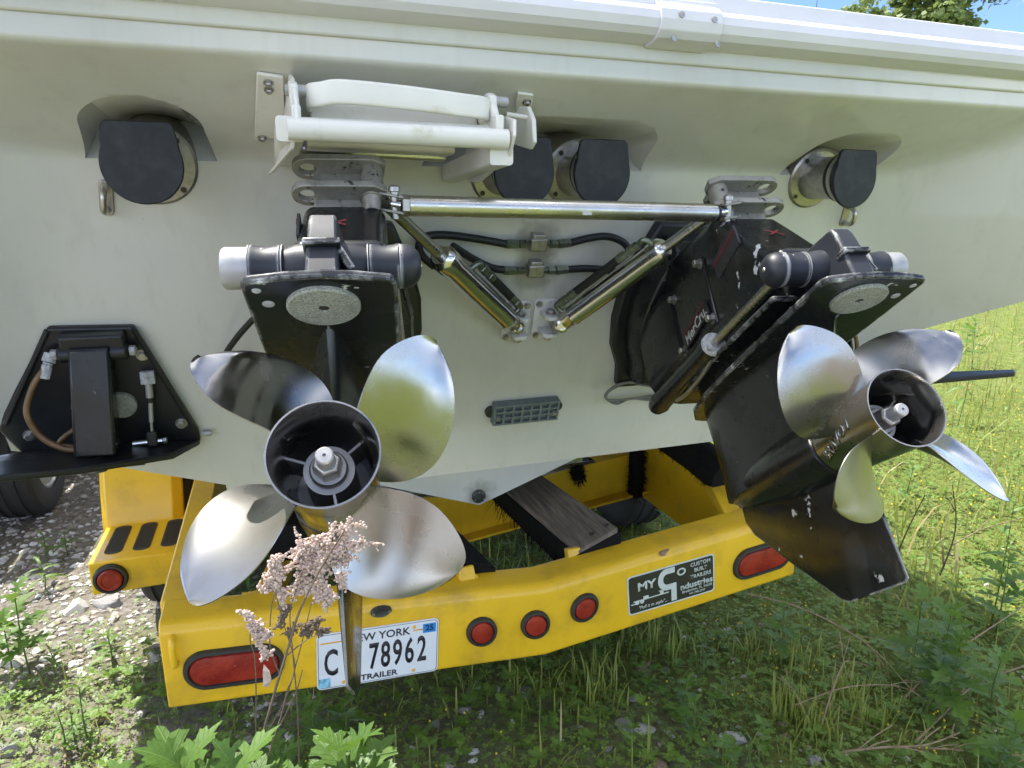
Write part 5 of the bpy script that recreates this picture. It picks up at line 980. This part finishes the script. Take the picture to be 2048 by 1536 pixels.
def leafset(mat, *specs):
    o = []
    for s in specs: me = leaf_mesh('leaf', *s) if len(s) == 4 and isinstance(s[0], int) and s[0] == 0 else lobed_mesh(s[3], s[2], s[1] / .42, len(MATS) + int(s[1] * 100)); me.materials.append(MATS[mat]); o.append(me)
    return o
LOB = leafset('weed_leaf', (4, .42, .25, .30), (5, .36, .3, .45), (3, .46, .2, .2)); PLAIN = leafset('weed_leaf', (0, .13, .4, .5), (0, .10, .5, .8))
def weed(base, h, nleaf, lsize, label, group, kind, lean=(0, 0), start=.25, srad=.0032):
    base = Vector(base); base.z = ground_z(base.x, base.y); t = thing('weed_plant', base, label, 'plant', group); tip = base + Vector((lean[0], lean[1], h))
    pts = crom([base, base.lerp(tip, .5) + Vector((vr.uniform(-.01, .01), vr.uniform(-.01, .01), 0)), tip], 4); b = MB(); b.tube(pts, .002, 6, [srad - srad * .6 * i / len(pts) for i in range(len(pts))]); b.build('stem', 'stem_green', t, 60)
    for i in range(nleaf):
        f = (i + 1) / nleaf; p = base.lerp(tip, start + (1 - start) * f); az = i * 2.4 + vr.uniform(-.4, .4); el = (R(15) + R(50) * f ** 2) + vr.uniform(-.2, .2); sz = lsize * (1.05 - .45 * f) * vr.uniform(.8, 1.2)
        o = bpy.data.objects.new('leaf', vr.choice(kind)); COL.objects.link(o); o.parent = t; o.matrix_parent_inverse = Matrix.Identity(4); o.location = p - base; o.rotation_euler = Euler((el, vr.uniform(-.3, .3), az), 'XYZ'); o.scale = (sz, sz, sz)
    return t
def gw(px, py): return PZ(px, py, 0)
def at_top(px, py, h): return PZ(px, py, h)             # plant whose tip shows at a pixel, h metres tall
G_ = 'lobed green weeds'
BROAD = leafset('broad_leaf', (3, .50, .15, .25), (3, .45, .2, .4), (4, .54, .1, .15))
def tall(px, py, Y, n, ls, label):
    q = PY(px, py, Y); weed((q.x, q.y, 0), q.z, n, ls, label, G_, BROAD, (vr.uniform(-.01, .01), 0), start=.93, srad=.0042)
tall(716, 1474, .50, 13, .056, 'bright lobed leafy weed at the bottom, right of the dead flower stalk'); tall(470, 1512, .50, 12, .054, 'hazy lobed weed at the bottom, just left of the dead flower stalk'); tall(345, 1508, .52, 12, .060, 'broad leafy weed below the left end of the yellow beam'); tall(270, 1545, .50, 10, .052, 'low leafy weed top left of the broad one below the beam end'); tall(570, 1560, .48, 10, .048, 'leafy weed top cut by the bottom edge between the two bright ones'); weed(at_top(560, 1490, .20), .20, 10, .10, 'lobed weed at the foot of the dead flower stalk', G_, LOB)
weed(at_top(620, 1415, .17), .17, 9, .08, 'shaded weed under the beam left of the license plate', G_, LOB); weed(at_top(690, 1395, .16), .16, 8, .075, 'shaded weed directly beneath the license plate', G_, LOB)
weed(at_top(1905, 1215, .34), .34, 16, .10, 'feathery weed at the right, left one of a tall pair', G_, LOB); weed(at_top(1925, 1265, .30), .30, 14, .10, 'feathery weed at the right, front one of a tall pair', G_, LOB); weed(at_top(1845, 1190, .32), .32, 14, .09, 'weed just right of the right skeg tip', G_, LOB); weed(at_top(1570, 1200, .22), .22, 10, .08, 'weed under the right end of the yellow beam', G_, LOB)
weed(at_top(1390, 1395, .15), .15, 8, .06, 'small pale weed below the decal, in the middle of the grass', G_, LOB); weed(at_top(1375, 1352, .14), .14, 8, .055, 'small weed in the grass right above the pale one', G_, LOB); weed(at_top(1450, 1475, .13), .13, 8, .06, 'weed beside the gravel patch, bottom right', G_, LOB); weed(at_top(1868, 1375, .13), .13, 8, .05, 'small weed among dry stems at the right', G_, LOB); weed(at_top(2035, 1435, .20), .20, 10, .09, 'weed cut by the right frame edge near the bottom', G_, LOB); weed(at_top(2010, 1490, .12), .12, 8, .07, 'low weed in the lower right corner', G_, LOB); weed(at_top(2020, 1110, .32), .32, 12, .09, 'sunlit weed at the right edge below the lowest propeller blade', G_, LOB); weed(at_top(2005, 1310, .2), .2, 9, .07, 'weed at the right edge beside a dry branch', G_, LOB)
weed(at_top(28, 1185, .30), .30, 14, .09, 'tall sunlit weed at the left edge beside the gravel', G_, LOB); weed(at_top(5, 1240, .2), .2, 10, .09, 'weed cut by the left frame edge', G_, LOB); weed(at_top(85, 1065, .14), .14, 9, .07, 'small sunlit weed on the gravel left of the fender', G_, PLAIN); weed(at_top(127, 1060, .11), .11, 8, .08, 'spiky sprout on the gravel just left of the fender', G_, PLAIN); weed(at_top(80, 1125, .12), .12, 9, .08, 'low weed on the gravel left of the step light', G_, PLAIN)
weed(at_top(157, 1370, .20), .20, 7, .055, 'single upright sprout with narrow leaves at the lower left', G_, PLAIN); weed(at_top(115, 1425, .14), .14, 9, .05, 'sprout with narrow leaves beside the upright one', G_, PLAIN); weed(at_top(140, 1418, .13), .13, 8, .05, 'narrow-leaved sprout between two others at the lower left', G_, PLAIN); weed(at_top(215, 1270, .12), .12, 10, .07, 'narrow-leaved weed left of the beam corner', G_, PLAIN); weed(at_top(100, 1300, .10), .10, 9, .06, 'low narrow-leaved weed in the clover at the left', G_, PLAIN)
weed(at_top(1330, 1010, .26), .26, 12, .09, 'shaded weed growing up between trailer rails on the right', G_, PLAIN); weed(at_top(495, 1165, .18), .18, 9, .11, 'weed growing inside the trailer frame left of the left propeller', G_, PLAIN); weed(at_top(1400, 1080, .2), .2, 10, .07, 'shaded weed behind the beam under the wooden bunk', G_, PLAIN); weed(at_top(2030, 1000, .5), .5, 9, .11, 'broad-leaved weed at the right edge below the propeller blade tip', G_, PLAIN)
for i in range(46):
    if i < 30: x, y, h = vr.uniform(2.6, 8.5), vr.uniform(1.6, 9), vr.uniform(.22, .5)
    else: x, y, h = vr.uniform(.9, 2.6), vr.uniform(.95, 2.2), vr.uniform(.06, .14)
    weed((x, y, 0), h, 9, h * .30, 'leafy green weed standing in the grass on the right', 'weeds in the grass', LOB if i % 3 else PLAIN, (vr.uniform(-.05, .05), vr.uniform(-.05, .05)))
# small lobed seedlings carpeting the shaded foreground
sg_ = MB(); lobe = [(0, 0), (.30, .18), (.16, .30), (.42, .46), (.20, .55), (.34, .78), (.10, .80), (0, 1.0)]
for x, y in sample(2600, (-1.2, 3.6), (.9, 3.6), 2.2):
    if veg_density(x, y) < vr.uniform(.2, .9): continue
    z = ground_z(x, y) + vr.uniform(.01, .06); sz = vr.uniform(.012, .034); a0 = vr.uniform(0, 6.28); tn = vr.uniform(0, .75)
    for k in range(vr.randint(3, 6)):
        a = a0 + k * 1.26 + vr.uniform(-.3, .3); d = Vector((math.cos(a), math.sin(a), vr.uniform(.1, .9))).normalized(); s = d.cross(Vector((0, 0, 1))).normalized(); up = s.cross(d); c = Vector((x, y, z))
        pts = [c + d * v_ * sz + up * (-.25 * v_ * v_ * sz) for v_ in (0, .5, 1.0)]; L_ = [c + d * v_ * sz + s * u_ * sz + up * (-.25 * v_ * v_ * sz + .1 * u_ * sz) for u_, v_ in lobe]; R_ = [c + d * v_ * sz - s * u_ * sz + up * (-.25 * v_ * v_ * sz + .1 * u_ * sz) for u_, v_ in lobe]
        m1 = c + d * .5 * sz + up * (-.0625 * sz); sg_.add([m1] + L_ + R_[1:-1][::-1], [(0, i + 1, (i + 1) % 14 + 1) for i in range(14)], tn)
tag(sg_.build('seedlings', 'weed_leaf', None, 0, tint=True), 'small lobed seedlings carpeting the ground below the beam', 'seedlings', kind='stuff')
# narrow grass tufts bottom right
tf = MB()
for cx, cy, n in ((1570, 1420, 55), (1630, 1455, 60), (1690, 1400, 45), (1750, 1440, 40), (1600, 1330, 30), (1490, 1300, 30), (1200, 1390, 30), (1080, 1390, 26), (1345, 1300, 36), (1285, 1290, 26), (1180, 1360, 22)):
    c = gw(cx, cy)
    for k in range(n): blade(tf, c.x + vr.gauss(0, .045), c.y + vr.gauss(0, .04), vr.uniform(.06, .15), vr.uniform(.0018, .0042), vr.gauss(0, .045), vr.uniform(0, 6.28), vr.uniform(.1, .55))
tag(tf.build('grass_tufts', 'grass_blade', None, 0, tint=True), 'tufts of longer grass below the right half of the beam', 'grass', kind='stuff')
# ---- dry stems
def dry(label, pts, r, mat='dry_stem', twigs=0, name='dry_stem', group='dry stems on the grass'):
    P_ = crom([PZ(x, y, z) for x, y, z in pts], 6); b = MB(); b.tube(P_, r, 7, [r * (1 - .6 * i / len(P_)) for i in range(len(P_))])
    for k in range(twigs):
        i = vr.randrange(2, len(P_) - 1); d = (P_[i] - P_[i - 1]).normalized(); e = P_[i] + (d + Vector((vr.uniform(-.8, .8), vr.uniform(-.8, .8), vr.uniform(-.1, .6)))) * vr.uniform(.03, .10); b.tube([P_[i], P_[i].lerp(e, .5) + Vector((0, 0, .005)), e], r * .4, 5)
    tag(b.build(name, mat, None, 60), label, 'stem', group)
dry('long bent dry stem arching from under the beam over the right-hand grass', ((1490, 1186, .22), (1600, 1215, .20), (1700, 1265, .13), (1760, 1310, .09), (1830, 1385, .04), (1900, 1430, .02)), .0028, twigs=8); dry('straight tan stem rising to the right frame edge', ((1800, 1405, .01), (1850, 1355, .06), (1930, 1290, .13), (2048, 1212, .20)), .0042); dry('curved tan stem in the lower right, below the straight one', ((1830, 1485, .01), (1885, 1430, .04), (1950, 1370, .07), (2048, 1332, .09)), .0040, twigs=3)
dry('branching dry stem lying along the bottom right', ((1680, 1505, .01), (1760, 1495, .03), (1850, 1490, .05), (1920, 1465, .06)), .0045, twigs=6); dry('thin dry stem crossing the bottom right corner', ((1830, 1495, .02), (1920, 1500, .03), (2048, 1512, .03)), .003, twigs=4); dry('upright pale stem beside the gravel patch', ((1640, 1460, .01), (1665, 1380, .10), (1685, 1330, .16), (1698, 1320, .17)), .0030, twigs=4); dry('dry stem leaning left of the tufts at the bottom right', ((1620, 1465, .01), (1600, 1400, .07), (1560, 1350, .12)), .0022, twigs=2); dry('dry stem lying flat across the lower right tufts', ((1590, 1410, .06), (1690, 1375, .10), (1780, 1370, .11), (1800, 1378, .11)), .0022, twigs=2); dry('thin straw arching over the gravel patch', ((1550, 1350, .05), (1600, 1385, .04), (1680, 1420, .03), (1760, 1460, .01)), .0016)
dry('dark slender twig right of the right skeg, leaning right', ((1790, 1120, .05), (1815, 1060, .22), (1850, 990, .42)), .004, 'brown_stem'); dry('dark forked twig in the sunlit grass right of the skeg', ((1880, 1150, .05), (1905, 1085, .25), (1912, 1035, .40), (1905, 970, .60)), .0035, 'brown_stem', 3); dry('thin pale twig across the sunlit grass at the right', ((1905, 1090, .22), (1950, 1065, .28), (1965, 1058, .30), (2048, 1035, .4)), .003, 'dry_stem', 2)
dry('tan broken stick at the lower left', ((118, 1470, .03), (128, 1500, .02), (132, 1536, .01)), .007, 'dry_stem'); dry('stick lying by the small weed on the gravel at the left', ((90, 1335, .01), (130, 1320, .015), (160, 1312, .01)), .003); dry('short grey stick on the clover at the right', ((1888, 1348, .02), (1900, 1365, .02), (1910, 1385, .01)), .007, 'stone_brown')
# ---- dead flower stalk standing in front of the beam
fs_ = thing('dead_flower_stalk', (-.12, .66, 0), 'dead brown flower stalk with pinkish seed heads in front of the yellow beam', 'plant'); YS = .60
stems = [((505, 1640), (520, 1500), (545, 1400), (575, 1300), (600, 1220), (640, 1140), (690, 1060)), ((520, 1560), (560, 1440), (575, 1380), (590, 1330), (565, 1240), (550, 1180)), ((600, 1600), (595, 1420), (585, 1300), (580, 1230), (592, 1180), (610, 1130)), ((510, 1600), (512, 1420), (510, 1320), (500, 1280), (505, 1240)), ((560, 1450), (590, 1390), (605, 1340)), ((575, 1310), (620, 1275), (665, 1262)), ((560, 1350), (540, 1290), (545, 1200), (560, 1160)), ((530, 1470), (570, 1400), (600, 1300), (625, 1200), (650, 1130))]
for k, s in enumerate(stems):
    b = MB(); P_ = crom([PY(x, y, YS + .008 * k - .02) for x, y in s], 6); b.tube(P_, .0016, 6, [(.0015 if k == 0 else .0008) * (1 - .5 * i / len(P_)) for i in range(len(P_))])
    if k == 0: b.tube([PY(505, 1640, YS - .03), Vector((-.12, .66, .4)), Vector((-.12, .66, 0))], .0018, 7)
    b.build('stem', 'brown_stem', fs_, 60)
sprays = [((608, 1120), (730, 1082), 110, 24), ((598, 1100), (700, 1050), 90, 20), ((600, 1130), (690, 1120), 80, 20), ((600, 1150), (590, 1190), 34, 10), ((610, 1160), (640, 1195), 34, 10), ((540, 1130), (570, 1208), 55, 9), ((545, 1110), (565, 1150), 45, 10), ((525, 1180), (560, 1140), 30, 8), ((490, 1225), (520, 1260), 30, 7), ((500, 1250), (535, 1310), 40, 7), ((505, 1265), (540, 1272), 22, 5), ((610, 1180), (672, 1190), 36, 6), ((640, 1120), (650, 1180), 34, 7), ((660, 1200), (650, 1215), 16, 4), ((680, 1150), (690, 1175), 22, 5), ((600, 1265), (660, 1262), 34, 6), ((560, 1270), (640, 1240), 30, 10), ((575, 1215), (560, 1250), 26, 9)]
for i, (a, c, n, sp) in enumerate(sprays):
    b = MB(); A_, C_ = PY(a[0], a[1], YS), PY(c[0], c[1], YS); b.tube([A_, A_.lerp(C_, .5) + Vector((0, 0, .003)), C_], .0007, 5)
    for k in range(max(8, n // 2)):
        t_ = vr.random(); q = A_.lerp(C_, t_); e_ = q + Vector((vr.gauss(0, 1), vr.gauss(0, .6), vr.gauss(0, .8) - .25)) * sp * .00044; b.tube([q, q.lerp(e_, .5) + Vector((0, 0, .0015)), e_], .0004, 4)
        for j in range(11): f_ = (j + 1) / 11; pebble(b, q.lerp(e_, f_) + Vector((vr.gauss(0, .0014), vr.gauss(0, .0014), vr.gauss(0, .0014))), vr.uniform(.0010, .0018), vr, 0, 1.0)
    b.build('seed_head', 'seed_head' if i < 15 else 'brown_stem', fs_, 60)
lf = MB(); c = PY(535, 1355, YS - .03); lf.add([c + Vector(q) for q in ((-.002, 0, .014), (.0025, -.004, .009), (.003, .002, -.004), (.0, .004, -.013), (-.004, -.003, -.006), (-.0035, .002, .006))], [(0, 1, 5), (1, 2, 4, 5), (2, 3, 4)]); lf.build('withered_leaf', 'seed_head', fs_, 0)

# ---- tree and mast beyond the boat
def tree(base, crown, label, seed, leaf=.12, trunk_h=4.0):
    r_ = random.Random(seed); base = Vector(base); t = thing('tree', base, label, 'tree', None); b = MB(); top = base + Vector((.2, 0, trunk_h)); b.tube(crom([base, base + Vector((.1, .05, trunk_h * .5)), top], 5), .2, 10, [.24 - .12 * i / 10 for i in range(11)])
    for c, r in crown: c = Vector(c); b.tube(crom([base + Vector((.1, 0, trunk_h * .6)), base.lerp(c, .6) + Vector((0, 0, trunk_h * .35)), c], 5), .05, 6, [.09 - .07 * i / 10 for i in range(11)])
    b.build('trunk', 'bark', t, 60); g = MB()
    for c, r in crown:
        c = Vector(c); n = int(1900 * r * r)
        subs = [(c + Vector((r_.gauss(0, .45), r_.gauss(0, .45), r_.gauss(0, .38))) * r, r * r_.uniform(.22, .42)) for _ in range(12)]
        for k in range(n):
            sc_, sr = r_.choice(subs); d = Vector((r_.gauss(0, 1), r_.gauss(0, 1), r_.gauss(0, 1))).normalized(); q = sc_ + d * sr * r_.uniform(.5, 1.05) if False else c + (sc_ - c) + d * sr * r_.uniform(.55, 1.05); u = Vector((r_.gauss(0, 1), r_.gauss(0, 1), r_.gauss(0, .5))).normalized(); v = u.cross(d if abs(u.dot(d)) < .95 else Vector((0, 0, 1))).normalized(); L = leaf * r_.uniform(.6, 1.25)
            g.add([q, q + u * L * .5 + v * L * .38, q + u * L, q + u * L * .5 - v * L * .38], [(0, 1, 2), (0, 2, 3)], r_.uniform(0, .55))
    g.build('crown', 'tree_leaf', t, 0, tint=True); return t
def far(px, py, dist): r = ray(px, py); return CAM + r * (dist / r.dot(_f))
D_ = 17.0
cr_ = [((1845, 18), 1.0), ((1910, -15), .85), ((1785, 36), .62), ((1716, 26), .36), ((1752, 34), .42), ((1870, -70), 1.2), ((1955, -60), .9), ((1900, 75), .8), ((1835, 95), .8), ((1850, 200), 1.6), ((1900, 330), 1.8)]
bt = far(1870, 60, D_); tree((bt.x, bt.y, 0), [(far(x, y, D_), r) for (x, y), r in cr_], 'leafy green tree rising behind the right end of the boat rail', 4, .15)
m_ = far(1633, 15, 60.0); b = MB(); b.cyl((m_.x, m_.y, 0), (m_.x, m_.y, m_.z - .3), .16, .10, 6); b.cyl((m_.x, m_.y, m_.z - .3), (m_.x, m_.y, m_.z + .6), .04, .02, 6)
for k in range(5): b.box((m_.x, m_.y, m_.z - .5 - .5 * k), (.35, .05, .04))
tag(b.build('radio_mast', 'dark_plug', None, 30), 'thin distant mast against the sky above the boat rail', 'mast')
